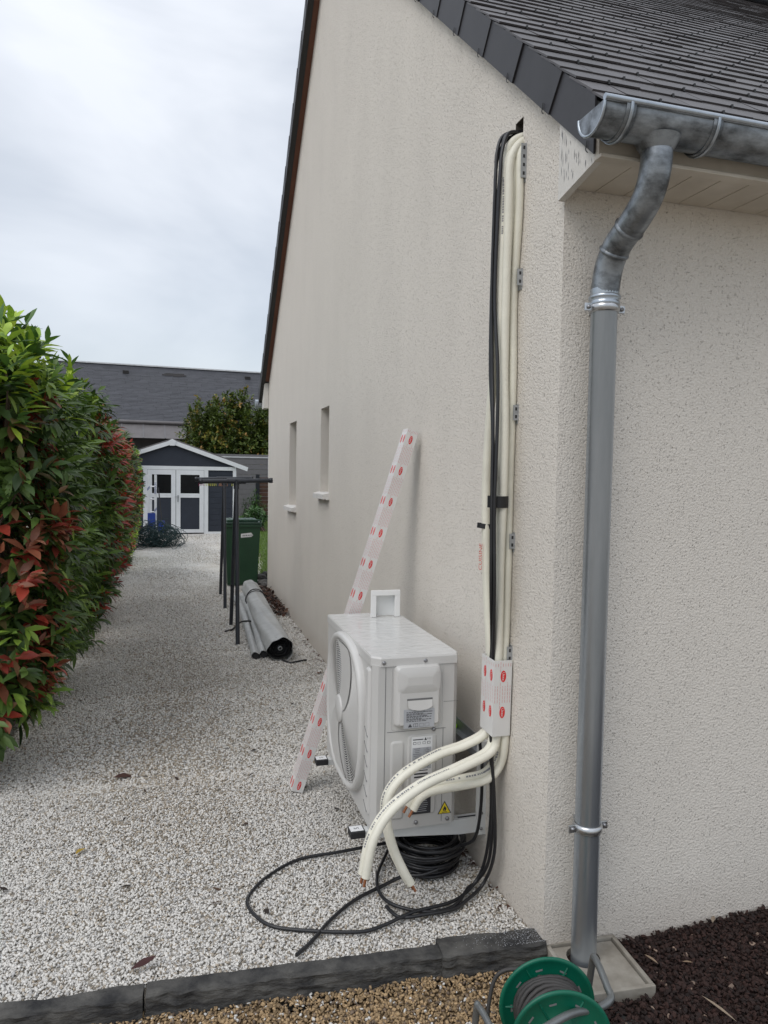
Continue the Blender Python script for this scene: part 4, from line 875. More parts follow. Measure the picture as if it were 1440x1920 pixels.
b = MB(); b.box((-.556, 7.44, .816), (-.064, 7.98, .842), 'bin_lid', bev=.01); b.box((-.51, 7.47, .842), (-.11, 7.95, .868), 'bin_lid', bev=.012)
for x in (-.45, -.37, -.25, -.17): b.box((x-.012, 7.5, .868), (x+.012, 7.92, .874), 'bin_lid', bev=.003)
b.tube([(-.53, 7.452, .845), (-.53, 7.43, .866), (-.40, 7.43, .872), (-.22, 7.43, .872), (-.09, 7.43, .866), (-.09, 7.452, .845)], .011, 'bin_lid', seg=8, sub=3); b.build('lid', bn)
b = MB(); tt = 7.472
b.add([(-.335, tt-.006, .640), (-.20, tt-.006, .650), (-.178, tt-.007, .672), (-.205, tt-.009, .705), (-.335, tt-.008, .690)], [(0, 1, 2, 3, 4)], 'label_white')
for i in range(6): x = -.315+.022*i; b.quad([(x, tt-.0085, .655+.002*i), (x+.014, tt-.0085, .657+.002*i), (x+.016, tt-.010, .678+.002*(i % 3)), (x+.002, tt-.010, .676)], 'ink_grey')
b.build('sticker', bn)
for x in (-.50, -.12):
    b = MB(); b.lathe((x-.02, 7.93, .09), (1, 0, 0), [(.03, 0), (.085, .0), (.09, .01), (.09, .035), (.085, .045), (.03, .045)], 'rubber', seg=24); b.build('wheel', bn)

# ---------------------------------------------------------------- rolled tarpaulin and tubes
rl = thing('tarpaulin_roll', (-.30, 5.1, 0), 'thick roll of grey tarpaulin tied with a black strap beside the wall', 'tarpaulin')
pts = [(-.340, 3.62, .098), (-.335, 4.4, .10), (-.325, 5.2, .10), (-.30, 6.0, .10), (-.285, 6.75, .098)]
b = MB(); P = spline(pts, 14); vs = []; n = 40
for i, p in enumerate(P):
    for k in range(n):
        a = 2*math.pi*k/n; y = p.y; r_ = .098+.006*math.sin(3*a+y*1.3)+.004*math.sin(7*a-y*4)+.005*mnoise.noise(Vector((a, y*2.2, 1)))
        if abs(y-5.9) < .12: r_ -= .010*(1-abs(y-5.9)/.12)
        z = p.z+r_*math.sin(a)*.96; vs.append((p.x+r_*math.cos(a)*1.04, y+.01*math.sin(a*2), max(.004, z)))
b.add(vs, [(i*n+(k+1) % n, i*n+k, (i+1)*n+k, (i+1)*n+(k+1) % n) for i in range(len(P)-1) for k in range(n)], 'tarp', True); b.build('rolled_sheet', rl)
b = MB()                                             # spiral of layers showing at the near end
sp_ = [(t, .090-.062*t/(6*math.pi)) for t in np.linspace(0, 6*math.pi, 120)]
for d, m_ in ((0, 'tarp_in'),):
    o1 = [(-.340+1.03*r_*math.cos(t), 3.625+.03*(t/19), .098+.95*r_*math.sin(t)+.004*math.sin(3*t)) for t, r_ in sp_]; o2 = [(x, y+.5, z) for x, y, z in o1]
    b.add(o1+o2, [(i, i+1, 121+i, 120+i) for i in range(119)], m_, True)
b.lathe((-.340, 3.70, .098), (0, -1, 0), [(.001, 0), (.088, 0)], 'tarp_in', seg=24); b.build('inner_layers', rl)
b = MB(); b.lathe((-.340, 3.66, .10), (0, 1, 0), [(.010, 0), (.018, 0), (.018, .12)], 'galv', seg=16); b.build('core_tube', rl)
b = MB(); n = 30
b.tube([(-.303+.108*math.cos(2*math.pi*k/n), 5.9+.10*math.sin(2*math.pi*k/n+.4), max(.008, .10+.102*math.sin(2*math.pi*k/n))) for k in range(n)], .006, 'rubber', seg=6, sub=1, closed=True); b.build('strap', rl); b = MB()
b.tube([(-.303+.108*math.cos(2*math.pi*k/n), 5.93-.06*math.sin(2*math.pi*k/n), max(.008, .10+.102*math.sin(2*math.pi*k/n))) for k in range(n)], .005, 'rubber', seg=6, sub=1, closed=True); b.build('strap', rl); b = MB()
b.tube([(-.33, 3.62, .02), (-.28, 3.55, .012), (-.22, 3.56, .014), (-.14, 3.60, .012)], .008, 'rubber', seg=6); b.build('strap', rl)
for (p0, p1, r_, lb) in (((-.458, 3.72, .036), (-.39, 6.6, .036), .034, 'thin grey folded tarpaulin roll nearest the thick one'), ((-.525, 3.70, .034), (-.465, 6.5, .034), .032, 'outer thin grey folded tarpaulin roll on the path side')):
    b = MB(); P = spline([p0, ((p0[0]+p1[0])/2+.01, (p0[1]+p1[1])/2, p0[2]), p1], 16); vs = []; n = 18
    for p in P:
        for k in range(n):
            a = 2*math.pi*k/n; q = r_*(1+.18*math.sin(2*a+p.y)+.08*math.sin(5*a+3*p.y)); vs.append((p.x+q*1.15*math.cos(a), p.y, max(.003, p.z+q*math.sin(a))))
    b.add(vs, [(i*n+(k+1) % n, i*n+k, (i+1)*n+k, (i+1)*n+(k+1) % n) for i in range(len(P)-1) for k in range(n)], 'tarp', True)
    b.lathe((p0[0], p0[1]+.02, p0[2]), (0, -1, 0), [(.001, 0), (r_*.85, 0)], 'tarp_in', seg=16)
    tag(b.build('folded_tarpaulin', org=p0), lb, 'tarpaulin', 'thin folded tarpaulins beside the roll')
b = MB(); b.tube([(-.45, 4.9, .07), (-.50, 4.88, .078), (-.55, 4.88, .07), (-.585, 4.9, .03), (-.64, 4.82, .012), (-.70, 4.78, .01)], .009, 'rubber', seg=6); tag(b.build('strap', org=(-.58, 4.9, 0)), 'short black strap round the thin folded tarpaulins', 'strap')

# ---------------------------------------------------------------- shed at the end of the path
sh = thing('garden_shed', (-.8, 16.7, 0), 'grey garden shed with white trim and double doors at the end of the path', 'shed')
SY = 15.6; zw = 1.58
b = MB(); b.box((-2.70, SY+.03, 0), (.20, SY+2.2, zw), 'shed_grey')
b.prism([(-2.9, SY+.02, 1.60), (.42, SY+.02, 1.60), (.42, SY+.02, 1.61), (-1.25, SY+.02, 2.16), (-2.9, SY+.02, 1.61)], (0, 2.2, 0), 'shed_grey'); z = .06
while z < 1.45: b.box((-.43, SY+.022, z), (.145, SY+.031, z+.128), 'shed_grey', bev=.004); z += .134
b.build('wall', sh)
apx, apz = -1.25, 2.21; ex, ez = .50, 1.60; exl, ezl = -3.0, 1.60
for (x, z, s_) in ((ex, ez, 1), (exl, ezl, -1)):
    b = MB(); b.prism([(apx, SY-.06, apz), (x, SY-.06, z), (x-.02*s_, SY-.06, z-.095), (apx, SY-.06, apz-.10)], (0, .03, 0), 'shed_white'); b.build('barge_board', sh)
b = MB(); b.prism([(apx-.085, SY-.075, apz-.025), (apx, SY-.075, apz+.025), (apx+.085, SY-.075, apz-.025), (apx+.055, SY-.075, apz-.135), (apx-.055, SY-.075, apz-.135)], (0, .014, 0), 'shed_white'); b.build('apex_plate', sh)
b = MB(); b.prism([(exl, SY-.03, ezl), (apx, SY-.03, apz), (ex, SY-.03, ez), (ex, SY-.03, ez+.03), (apx, SY-.03, apz+.035), (exl, SY-.03, ezl+.03)], (0, 2.4, 0), 'nbr_zinc'); b.build('roof', sh)
b = MB(); b.box((-2.72, SY-.006, 1.515), (.22, SY+.028, 1.60), 'shed_white'); b.build('head_rail', sh)
for x0, x1 in ((-1.90, -1.81), (-.525, -.43), (.145, .225)): MB().box((x0, SY-.004, .0), (x1, SY+.03, 1.514), 'shed_white').build('post', sh)
MB().box((-.429, SY-.002, -.01), (.144, SY+.03, .05), 'shed_white').build('base_rail', sh)
for x0, x1, hs in ((-1.805, -1.175, 1), (-1.165, -.53, -1)):
    b = MB(); w = .10; Y0, Y1 = SY-.012, SY+.024
    b.box((x0, Y0, .03), (x0+w, Y1, 1.51), 'shed_white'); b.box((x1-w, Y0, .03), (x1, Y1, 1.51), 'shed_white')
    for za, zb in ((.03, .11), (.86, .96), (1.40, 1.51)): b.box((x0+w, Y0, za), (x1-w, Y1, zb), 'shed_white')
    d = b.build('door', sh); MB().box((x0+w, SY+.004, .11), (x1-w, SY+.014, .86), 'shed_grey').build('door_panel', d); MB().box((x0+w, SY+.004, .96), (x1-w, SY+.012, 1.40), 'glass').build('pane', d)
    if hs < 0:
        hb = MB(); hb.box((x0+.03, SY-.022, .76), (x0+.06, SY-.012, .92), 'galv'); hb.tube([(x0+.045, SY-.020, .88), (x0+.045, SY-.05, .88), (x0-.03, SY-.05, .88)], .008, 'galv', seg=6, smooth_path=False); hb.build('handle', d)

# ladder by the shed and wire netting heap
ld = thing('folded_ladder', (-1.72, 14.6, 0), 'white folded ladder with blue stripes standing left of the shed doors', 'ladder')
for x, y in ((-1.75, 14.62), (-1.60, 14.55)):
    b = MB(); b.box((x-.022, y-.03, .0), (x+.032, y+.03, 1.40), 'ladder', bev=.006)
    for i in range(3): z = .62+.02*i+(.42 if x < -1.68 else -.05); b.quad([(x-.021, y-.0312, z), (x+.031, y-.0312, z+.06), (x+.031, y-.0312, z+.072), (x-.021, y-.0312, z+.012)], 'blue')
    if x > -1.68: put_text(b, 'PREMIUM', (x+.005, y-.0316, 1.10), (0, 0, 1), (-1, 0, 0), .062, 'blue')
    b.build('rail', ld)
for z in (.30, .58, .86, 1.14): b = MB(); b.tube([(-1.73, 14.62, z), (-1.605, 14.56, z)], .014, 'ladder', seg=8); b.build('rung', ld)
b = MB(); b.box((-1.76, 14.48, .18), (-1.60, 14.52, .56), 'blue', bev=.01); b.build('blue_plate', ld)
pn_ = MB(); pn_.box((-1.54, 14.3, .12), (-1.40, 14.36, .40), 'blue', bev=.01); pn_.tube([(-1.45, 14.35, .30), (-1.535, 14.5, 1.12)], .012, 'rubber', seg=6); tag(pn_.build('shovel', org=(-1.52, 14.33, .1)), 'blue shovel with dark handle leaning by the folded ladder', 'shovel')
nh = MB(); random.seed(21)
for i in range(150):
    c = Vector((random.gauss(-1.56, .24), random.gauss(12.7, .22), random.uniform(.08, .32))); c.x = min(max(c.x, -2.05), -1.24); r_ = random.uniform(.12, .34); nn = Vector((random.gauss(0, .8), random.gauss(0, 1), random.gauss(0, .9))).normalized(); u = nn.orthogonal().normalized(); w = nn.cross(u); k0 = random.uniform(0, 6); kk = random.randint(9, 15)
    nh.tube([(lambda p: (p.x, p.y, abs(p.z)*.9+.005))(c+(u*math.cos(k0+q*.45)+w*math.sin(k0+q*.45)*.8)*r_*(1+.1*math.sin(q*2.2))) for q in range(kk)], .0055, 'mesh_green', seg=4, sub=2)
tag(nh.build('wire_netting', org=(-1.45, 12.7, 0)), 'tangled heap of dark green wire netting on the gravel before the shed', 'netting')

# ---------------------------------------------------------------- fences, lawn, rocks behind
fg = thing('grey_fence', (2, 21, 0), 'grey composite board fence with pale top rail beyond the shed', 'fence')
b = MB(); z = 0
while z < 1.9: b.box((-5, 21, z), (7, 21.03, z+.152), 'fence_grey', bev=.004); z += .157
b.build('board_panel', fg); MB().box((-5, 20.985, 1.93), (7, 21.045, 1.965), 'fence_rail').build('top_rail', fg)
for x in (-2.4, -.4, 1.62, 3.6): MB().box((x, 20.95, 0), (x+.07, 20.984, 1.99), 'fence_rail').build('post', fg)
fb = thing('wooden_fence', (2.2, 18.5, 0), 'low brown slatted wooden fence panel by the house corner', 'fence')
b = MB(); z = .16; random.seed(3)
while z < 1.30: b.box((1.09, 18.5, z), (3.2, 18.52+random.uniform(0, .01), z+.098), 'brown_wood', bev=.004); z += .108
b.build('slats', fb); MB().box((.99, 18.47, .1), (1.09, 18.56, 1.42), 'grey_frame').build('post', fb)
lw = MB(); lw.quad([(-.06, 7.75, .07), (6, 7.75, .07), (6, 21, .10), (.25, 21, .10), (.25, 10, .08)], 'lawn'); tag(lw.build('lawn'), kind='structure')
n = 26000; gx = rng.uniform(-.05, 1.9, n); gy_ = 7.8+rng.uniform(0, 1, n)**1.3*11.5; k = gx > -.05+.012*(gy_-7.8); gx, gy_ = gx[k], gy_[k]; n = len(gx); an = rng.uniform(0, 6.28, n); hh = rng.uniform(.02, .055, n); wd = .003+.0006*(gy_-7.8); lx, ly = rng.normal(0, .02, n), rng.normal(0, .02, n)
V = np.stack([np.c_[gx-wd*np.cos(an), gy_-wd*np.sin(an), np.full(n, .07)], np.c_[gx+wd*np.cos(an), gy_+wd*np.sin(an), np.full(n, .07)], np.c_[gx+lx, gy_+ly, .08+hh]], 1).reshape(-1, 3)
tn = rng.uniform(.7, 1.3, n)[:, None]*np.array([.12, .20, .025]); tag(big('lawn_grass', V, np.arange(3*n).reshape(-1, 3), 'leaf_dull', np.repeat(tn, 3, 0), smooth=False), 'short green lawn behind the house corner', None, None, 'stuff')
def rock(c, r_, seed):
    vs = [Vector(v) for v in ico_v]; fs = [tuple(f) for f in ico_f]
    bm = _bm.new(); [bm.verts.new(v) for v in vs]; bm.verts.ensure_lookup_table(); [bm.faces.new([bm.verts[i] for i in f]) for f in fs]; _bm.ops.subdivide_edges(bm, edges=bm.edges[:], cuts=1, use_grid_fill=True)
    for v in bm.verts: v.co = v.co.normalized()*(1+.35*mnoise.noise(v.co*1.7+Vector((seed*3.1, 0, 0))))
    bm.verts.index_update(); b = MB(); b.add([Vector(c)+Vector((v.co.x*r_[0], v.co.y*r_[1], v.co.z*r_[2])) for v in bm.verts], [[v.index for v in f.verts] for f in bm.faces], 'rock'); bm.free()
    return b.build('rock', org=c)
for i, (c, r_) in enumerate((((-.02, 7.55, .03), (.09, .08, .05)), ((.10, 7.62, .05), (.10, .07, .06)), ((-.05, 7.70, .09), (.08, .07, .04)), ((.06, 7.75, .12), (.10, .06, .035)), ((-.03, 7.42, .02), (.05, .05, .035)))):
    tag(rock(c, r_, i), 'grey rock in the small border at the far house corner', 'rock', 'rocks between the bin and the lawn')
te = MB(); te.box((-1.965, 4.35, -.02), (-1.925, 7.4, .10), 'timber', bev=.004); tag(te.build('timber_edging', org=(-1.945, 5.9, 0)), 'weathered timber board edging the hedge bed along the gravel', 'edging board')

# ---------------------------------------------------------------- neighbour's house
nb = thing('neighbour_house', (1, 34, 0), 'long low neighbouring house with grey slate roof behind the shed', 'house')
Rn = Matrix.Translation((0, 30, 0))@Matrix.Rotation(R(3), 4, 'Z')
def Q(x, y, z): return tuple(Rn@Vector((x, y, z)))
ne, nr, nyr = 3.55, 6.30, 3.6; xl, xr = -6.25, 14
b = MB(); n = 44; random.seed(6)
for i in range(n):
    t0, t1 = i/n, (i+1.12)/n; x = xl-random.uniform(0, .4)
    while x < xr:
        x2 = min(x+random.choice((.33, .66, .99)), xr); x0 = max(x, xl); e = random.uniform(0, .008)
        if x2-x0 > .02: b.add([Q(x0, nyr*t0, ne+(nr-ne)*t0+.016+e), Q(x2-.006, nyr*t0, ne+(nr-ne)*t0+.016+e), Q(x2-.006, nyr*t1, ne+(nr-ne)*t1), Q(x0, nyr*t1, ne+(nr-ne)*t1), Q(x0, nyr*t0, ne+(nr-ne)*t0-.008), Q(x2-.006, nyr*t0, ne+(nr-ne)*t0-.008)], [(0, 1, 2, 3), (4, 5, 1, 0)], 'nbr_slate')
        x = x2
b.add([Q(xl, nyr*2, ne), Q(xr, nyr*2, ne), Q(xr, nyr, nr), Q(xl, nyr, nr)], [(0, 1, 2, 3)], 'nbr_slate'); rf = b.build('roof', nb)
b = MB(); b.box((xl-.05, nyr-.1, nr+.0), (xr, nyr+.1, nr+.06), 'fence_rail', M4=Rn); b.build('ridge_cap', nb)
b = MB(); b.prism([Q(xl-.06, 0, ne-.02), Q(xl-.06, nyr, nr), Q(xl-.06, nyr, nr+.06), Q(xl-.06, 0, ne+.06)], Rn.to_3x3()@Vector((.06, 0, 0)), 'fence_rail'); b.build('verge_board', nb)
sl_ = (nr-ne)/nyr
for x, t in ((-3.25, .84), (2.25, .86)):
    b = MB(); y = nyr*t; z = ne+sl_*y; b.box((x-.13, y-.06, z-.02), (x+.13, y+.12, z+.13), 'stain', M4=Rn, bev=.01); b.build('roof_vent', nb)
b = MB(); random.seed(13)
for i in range(26): x = -1.25+random.gauss(0, .33); y = nyr*(.845+random.gauss(0, .012)); z = ne+sl_*y+.03; w = random.uniform(.06, .2); b.add([Q(x-w, y-.03, z-.02), Q(x+w, y-.03, z-.02), Q(x+w*.8, y+.05, z+.05), Q(x-w*.9, y+.05, z+.05)], [(0, 1, 2, 3)], 'stain')
b.build('chimney_stain', nb)
b = MB(); b.lathe(Q(xl, -.06, ne-.06), Rn.to_3x3()@Vector((1, 0, 0)), [(.075, 0), (.075, xr-xl)], 'nbr_zinc', seg=12); b.build('gutter', nb)
b = MB(); b.add([Q(xl, -.02, ne-.12), Q(xr, -.02, ne-.12), Q(xr, -.9, ne-.75), Q(xl, -.9, ne-.75)], [(3, 2, 1, 0)], 'nbr_zinc')
for i in range(22): x = xl+.3+i*.85; b.add([Q(x, -.02, ne-.10), Q(x+.05, -.02, ne-.10), Q(x+.05, -.9, ne-.73), Q(x, -.9, ne-.73)], [(3, 2, 1, 0)], 'fence_grey')
b.build('zinc_canopy', nb)
b = MB(); b.box((xl+.2, 0, 0), (xr, 6.8, ne-.05), 'nbr_wall', M4=Rn); b.build('wall', nb)

# ---------------------------------------------------------------- foliage
def leaves(P, D, Nn, L, Wd, tint, curl=.25, fold=.3):
    """leaf blades (8 faces each): P base, D direction, Nn normal, L length, Wd width"""
    n = len(P); D = D/np.linalg.norm(D, axis=1)[:, None]; Nn = Nn-D*(Nn*D).sum(1)[:, None]; Nn /= np.linalg.norm(Nn, axis=1)[:, None]+1e-9; Sd = np.cross(D, Nn)
    st = [(0, .06), (.25, .72), (.55, 1.0), (.82, .55), (1.0, .03)]; V = []
    for t, w in st:
        c = P+D*(L*t)[:, None]-Nn*(L*curl*t*t)[:, None]
        for s in (-1, 0, 1): V.append(c+Sd*(s*Wd*w*.5)[:, None]+Nn*(abs(s)*Wd*w*.5*fold)[:, None])
    V = np.stack(V, 1); base = 15*np.arange(n)[:, None]
    f = np.array([(r*3+k, r*3+k+1, r*3+k+4, r*3+k+3) for r in range(4) for k in range(2)]); F = (f[None]+base[:, :, None]).reshape(-1, 4)
    return V.reshape(-1, 3), F, np.repeat(tint, 15, 0)
def unit(n):
    v = rng.normal(size=(n, 3)); return v/np.linalg.norm(v, axis=1)[:, None]
def pick(cols, p, n, jit=.25):
    c = np.array(cols)[rng.choice(len(cols), n, p=np.array(p)/sum(p))]; return c*rng.uniform(1-jit, 1+jit, (n, 1))
def shrub(name, label, cat, group, org, surf, n_tip, per, L, Wd, cols, p, droop, tipcols=None, tp=None, tipfrac=.35, fold=.3, trunk=None, curl=.25, cluster=4):
    """surf(n) -> points on the outer shell and outward directions; leaves whorl round short twigs"""
    o = thing(name, org, label, cat, group)
    Pt, Ot = surf(n_tip); inw = rng.uniform(0, 1, n_tip)**1.4*.30
    Pt = Pt-Ot*inw[:, None]
    dirn = Ot*.8+unit(n_tip)*.55+np.array([0, 0, .35]); dirn /= np.linalg.norm(dirn, axis=1)[:, None]
    # colour by clump: neighbouring twigs share a flush of young leaves
    nzv = np.array([mnoise.noise(Vector((float(a[0])*cluster*.7, float(a[1])*cluster*.7, float(a[2])*cluster))) for a in Pt])
    Ps, Ds, Ns, Ls, Ws, Ts = [], [], [], [], [], []
    for j in range(per):
        t = (j+.5)/per; ang = j*2.4+rng.uniform(0, 6.28, n_tip); u = np.cross(dirn, [0.1, .2, 1.]); u /= np.linalg.norm(u, axis=1)[:, None]; w = np.cross(dirn, u)
        rad = u*np.cos(ang)[:, None]+w*np.sin(ang)[:, None]; ld = rad*(1.0-.55*t)+dirn*(.35+.75*t)+np.array([0, 0, -1])*droop*(1-.55*t); ld += unit(n_tip)*.22
        l = L*rng.uniform(.65, 1.2, n_tip)*(1-.25*t); Ps.append(Pt+dirn*(L*1.1*t)[..., None] if np.ndim(t) else Pt+dirn*(L*1.1*t)); Ds.append(ld); Ns.append(dirn*.7+np.array([0, 0, .75])+rad*-.2+unit(n_tip)*.25); Ls.append(l); Ws.append(Wd*l/L*rng.uniform(.85, 1.15, n_tip))
        c = pick(cols, p, n_tip)
        if tipcols is not None:
            young = (nzv > np.quantile(nzv, 1-tipfrac)) & (rng.uniform(0, 1, n_tip) < .35+.6*t) & (inw < .16); c = np.where(young[:, None], pick(tipcols, tp, n_tip), c)
        Ts.append(c)
    V, F, T = leaves(np.concatenate(Ps), np.concatenate(Ds), np.concatenate(Ns), np.concatenate(Ls), np.concatenate(Ws), np.concatenate(Ts), curl, fold)
    big('foliage', V, F, 'leaf', T, parent=o)
    b = MB(); k = min(n_tip, 45); base = Vector(org)
    for i in rng.choice(n_tip, k, replace=False):
        q = Vector(Pt[i]); mid = base.lerp(q, .5)+Vector((0, 0, .15)); s0 = base+Vector((rng.uniform(-.25, .25), rng.uniform(-.35, .35), 0)); b.tube([s0, mid, q], [.016, .009, .004], 'bark', seg=5, sub=3)
    if trunk: b.tube([base, base+Vector((0, 0, trunk))], [.07, .04], 'bark', seg=8)
    b.build('branches', o); return o
XF = lambda z, z1, bel: -1.98+bel*np.sin(np.clip(z/z1, 0, 1)*math.pi*.80+.05)
def hedge_surf(y0, y1, z1, bel, depth=.75, front=0, zmin=.03):
    def s(n):
        """face of a clipped-then-overgrown hedge: front towards the path, rounded top, near end"""
        k = rng.uniform(0, 1, n); y = rng.uniform(y0, y1, n); und = np.array([mnoise.noise(Vector((float(q)*1.3, .5, 0))) for q in y])
        zt = z1*(1+.05*und); z = zmin+rng.uniform(0, 1, n)*(zt-zmin); x = XF(z, zt, bel)+.10*und; O = np.c_[np.ones(n), np.zeros(n), .25*np.ones(n)]
        top = k > .70; u = rng.uniform(0, 1, n); a = u*2.2
        x = np.where(top, XF(zt, zt, bel)-u*depth+.02, x); z = np.where(top, zt-.10*(u-.35)**2*2+rng.normal(0, .05, n), z); O = np.where(top[:, None], np.c_[.5-u*.6, 0*u, np.ones(n)], O)
        if front:
            e = (k > .70-front) & ~top; ux = rng.uniform(0, 1, n); x = np.where(e, XF(z, zt, bel)-ux*depth, x); y = np.where(e, y0-.12*(1-ux), y); O = np.where(e[:, None], np.c_[.4-.4*ux, -np.ones(n), .2*np.ones(n)], O)
        O = O/np.linalg.norm(O, axis=1)[:, None]; return np.c_[x, y, z], O
    return s
GREEN = [(.062, .118, .026), (.10, .17, .034), (.036, .070, .020)]; LIME = [(.36, .50, .05), (.27, .42, .045), (.46, .58, .08)]
RED = [(.36, .045, .028), (.44, .065, .035), (.22, .035, .025), (.32, .11, .055)]; DULL = [(.34, .05, .03), (.26, .045, .03), (.34, .12, .065), (.20, .07, .035), (.40, .18, .11)]; BRZ = [(.17, .09, .038), (.11, .09, .035)]
HG = 'overgrown hedge shrubs along the gravel path'
shrub('photinia_shrub', 'red leaved photinia shrub at the near end of the hedge, by the left edge', 'shrub', HG, (-2.3, 1.75, 0), hedge_surf(1.66, 2.08, 1.82, .23, front=.26, zmin=.30), 500, 8, .11, .046, GREEN+BRZ, (3, 2, 2, 1.5, 1), .35, DULL, (2, 2, 2, 2, 1), .66)
shrub('laurel_shrub', 'tall laurel with long dark leaves and bright green top shoots', 'shrub', HG, (-2.35, 3.0, 0), hedge_surf(1.75, 4.4, 1.99, .26, front=.10, zmin=.12), 1350, 8, .135, .038, GREEN, (3, 4, 1.5), .85, [(.20, .31, .045), (.14, .24, .04)], (1, 1), .32, fold=.25)
def laurel_top(n):
    y = 1.35+2.7*rng.uniform(0, 1, n)**1.25; u = rng.uniform(0, 1, n); return np.c_[-1.76-.7*u, y, 2.02-.04*(y-1.4)+.12*np.sin(y*4)+rng.uniform(-.15, .12, n)], np.c_[.25-.3*u, -.1*np.ones(n), np.ones(n)]
shrub('laurel_shrub', 'bright green young laurel shoots rising above the hedge top at left', 'shrub', HG, (-2.2, 2.9, 0), laurel_top, 330, 9, .125, .046, LIME+[(.07, .15, .03)], (3, 3, 1, 3), .1, fold=.25) 
shrub('photinia_shrub', 'photinia with dense red flushes in the middle of the hedge', 'shrub', HG, (-2.35, 5.4, 0), hedge_surf(4.0, 6.9, 1.84, .27, zmin=.24), 1250, 7, .112, .045, GREEN+BRZ, (3, 2, 3, 1, 1), .5, RED, (3, 3, 2, 2), .5)
shrub('photinia_shrub', 'darker photinia with scattered red leaves beyond the middle of the hedge', 'shrub', HG, (-2.4, 8.0, 0), hedge_surf(6.7, 9.2, 1.86, .23), 1000, 7, .10, .040, GREEN+BRZ, (4, 2, 3, 1, 1), .5, RED, (3, 3, 2, 2), .38)
shrub('privet_shrub', 'yellow green small leaved shrub near the far end of the hedge', 'shrub', HG, (-2.4, 10.2, 0), hedge_surf(9.0, 11.4, 1.78, .20), 1700, 8, .055, .022, LIME+[(.07, .13, .02)], (3, 3, 2, 2), .2)
shrub('photinia_shrub', 'dark bronze shrub at the far end of the hedge near the shed', 'shrub', HG, (-2.4, 12.2, 0), hedge_surf(11.2, 13.0, 1.6, .07), 700, 7, .09, .036, GREEN+BRZ, (3, 1, 3, 2, 1), .4, RED, (2, 2, 3, 2), .25)
def crown(c, rx, ry, rz, lobes=14, seed=1):
    r_ = np.random.default_rng(seed); C = np.c_[r_.normal(0, .45, lobes)*rx, r_.normal(0, .45, lobes)*ry, r_.normal(0, .48, lobes)*rz]+np.array(c); Rr = r_.uniform(.35, .6, lobes)
    def s(n):
        i = rng.integers(0, lobes, n); u = unit(n); return C[i]+u*(np.array([rx, ry, rz])*Rr[i][:, None]), u
    return s
def spires(c, rx, ry, h, k=24, seed=2):
    r_ = np.random.default_rng(seed); a = r_.uniform(0, 6.28, k); d = r_.uniform(0, 1, k)**.6; bx = np.c_[np.cos(a)*d*rx, np.sin(a)*d*ry]; top = h*(1-.35*d**2)*r_.uniform(.82, 1.06, k)
    def s(n):
        i = rng.integers(0, k, n); t = rng.uniform(.05, 1, n); w = (.30*(1-t)**.6+.03)*rx*.55; u = unit(n); u[:, 2] = abs(u[:, 2])*.6
        return np.c_[c[0]+bx[i, 0]*(1+.15*t)+u[:, 0]*w, c[1]+bx[i, 1]+u[:, 1]*w, c[2]+top[i]*t], u+np.array([0, 0, .6])
    return s
def both(f, g, q):
    def s(n): k = int(n*q); a, b_ = f(k), g(n-k); return np.r_[a[0], b_[0]], np.r_[a[1], b_[1]]
    return s
shrub('garden_tree', 'bushy green tree with bronze shoot tips behind the grey fence', 'tree', None, (.85, 24, 0), both(spires((.85, 24, 1.6), 1.75, 1.3, 2.75, 60), crown((.85, 24, 2.0), 1.5, 1.2, 1.1, 34, 6), .68), 6200, 6, .15, .075, [(.085, .125, .022), (.12, .165, .03), (.05, .08, .018)], (3, 2, 2), .1, [(.36, .20, .05), (.26, .24, .045), (.34, .22, .07)], (1, 3, 1), .28, trunk=1.6)
pt = thing('palm_tree', (-2.75, 15.2, 0), 'small fan palm showing above the far end of the hedge', 'palm'); b = MB(); b.tube([(-2.75, 15.2, 0), (-2.75, 15.2, 2.0)], [.09, .08], 'bark', seg=10); b.build('trunk', pt)
Pp, Dp, Np, Tp = [], [], [], []
for i in range(22):
    az = i*2.4; el = rng.uniform(-.5, 1.2); st = np.array([-2.75, 15.2, 2.0]); d = np.array([math.cos(az)*math.cos(el), math.sin(az)*math.cos(el), math.sin(el)]); hub = st+d*.42; sd_ = np.cross(d, [0, 0, 1.]); sd_ /= np.linalg.norm(sd_)+1e-9
    for q in np.linspace(-1.3, 1.3, 15): Pp.append(hub); Dp.append(d*math.cos(q)+sd_*math.sin(q)+np.array([0, 0, -.15])); Np.append(np.cross(sd_, d)+.1*rng.normal(size=3)); Tp.append(np.array([.20, .20, .03]) if el < .1 else np.array([.09, .15, .02]))
V, F, T = leaves(np.array(Pp), np.array(Dp), np.array(Np), np.full(len(Pp), .38), np.full(len(Pp), .03), np.array(Tp)*rng.uniform(.7, 1.3, (len(Pp), 1)), .15, .3); big('fronds', V, F, 'leaf', T, parent=pt)
shrub('fern_plant', 'feathery bright green plant behind the green bin', 'plant', None, (.72, 16.4, .08), spires((.72, 16.4, .05), .22, .2, 1.05, 16, 5), 420, 6, .075, .016, [(.09, .20, .03), (.06, .14, .03)], (1, 1), .1)
shrub('leafy_plant', 'low dark leafy plant in a clump behind the bin lid', 'plant', None, (.66, 15.3, .08), crown((.66, 15.3, .45), .25, .2, .25, 8, 4), 130, 6, .12, .05, [(.05, .12, .03), (.14, .22, .10)], (3, 1), .3)

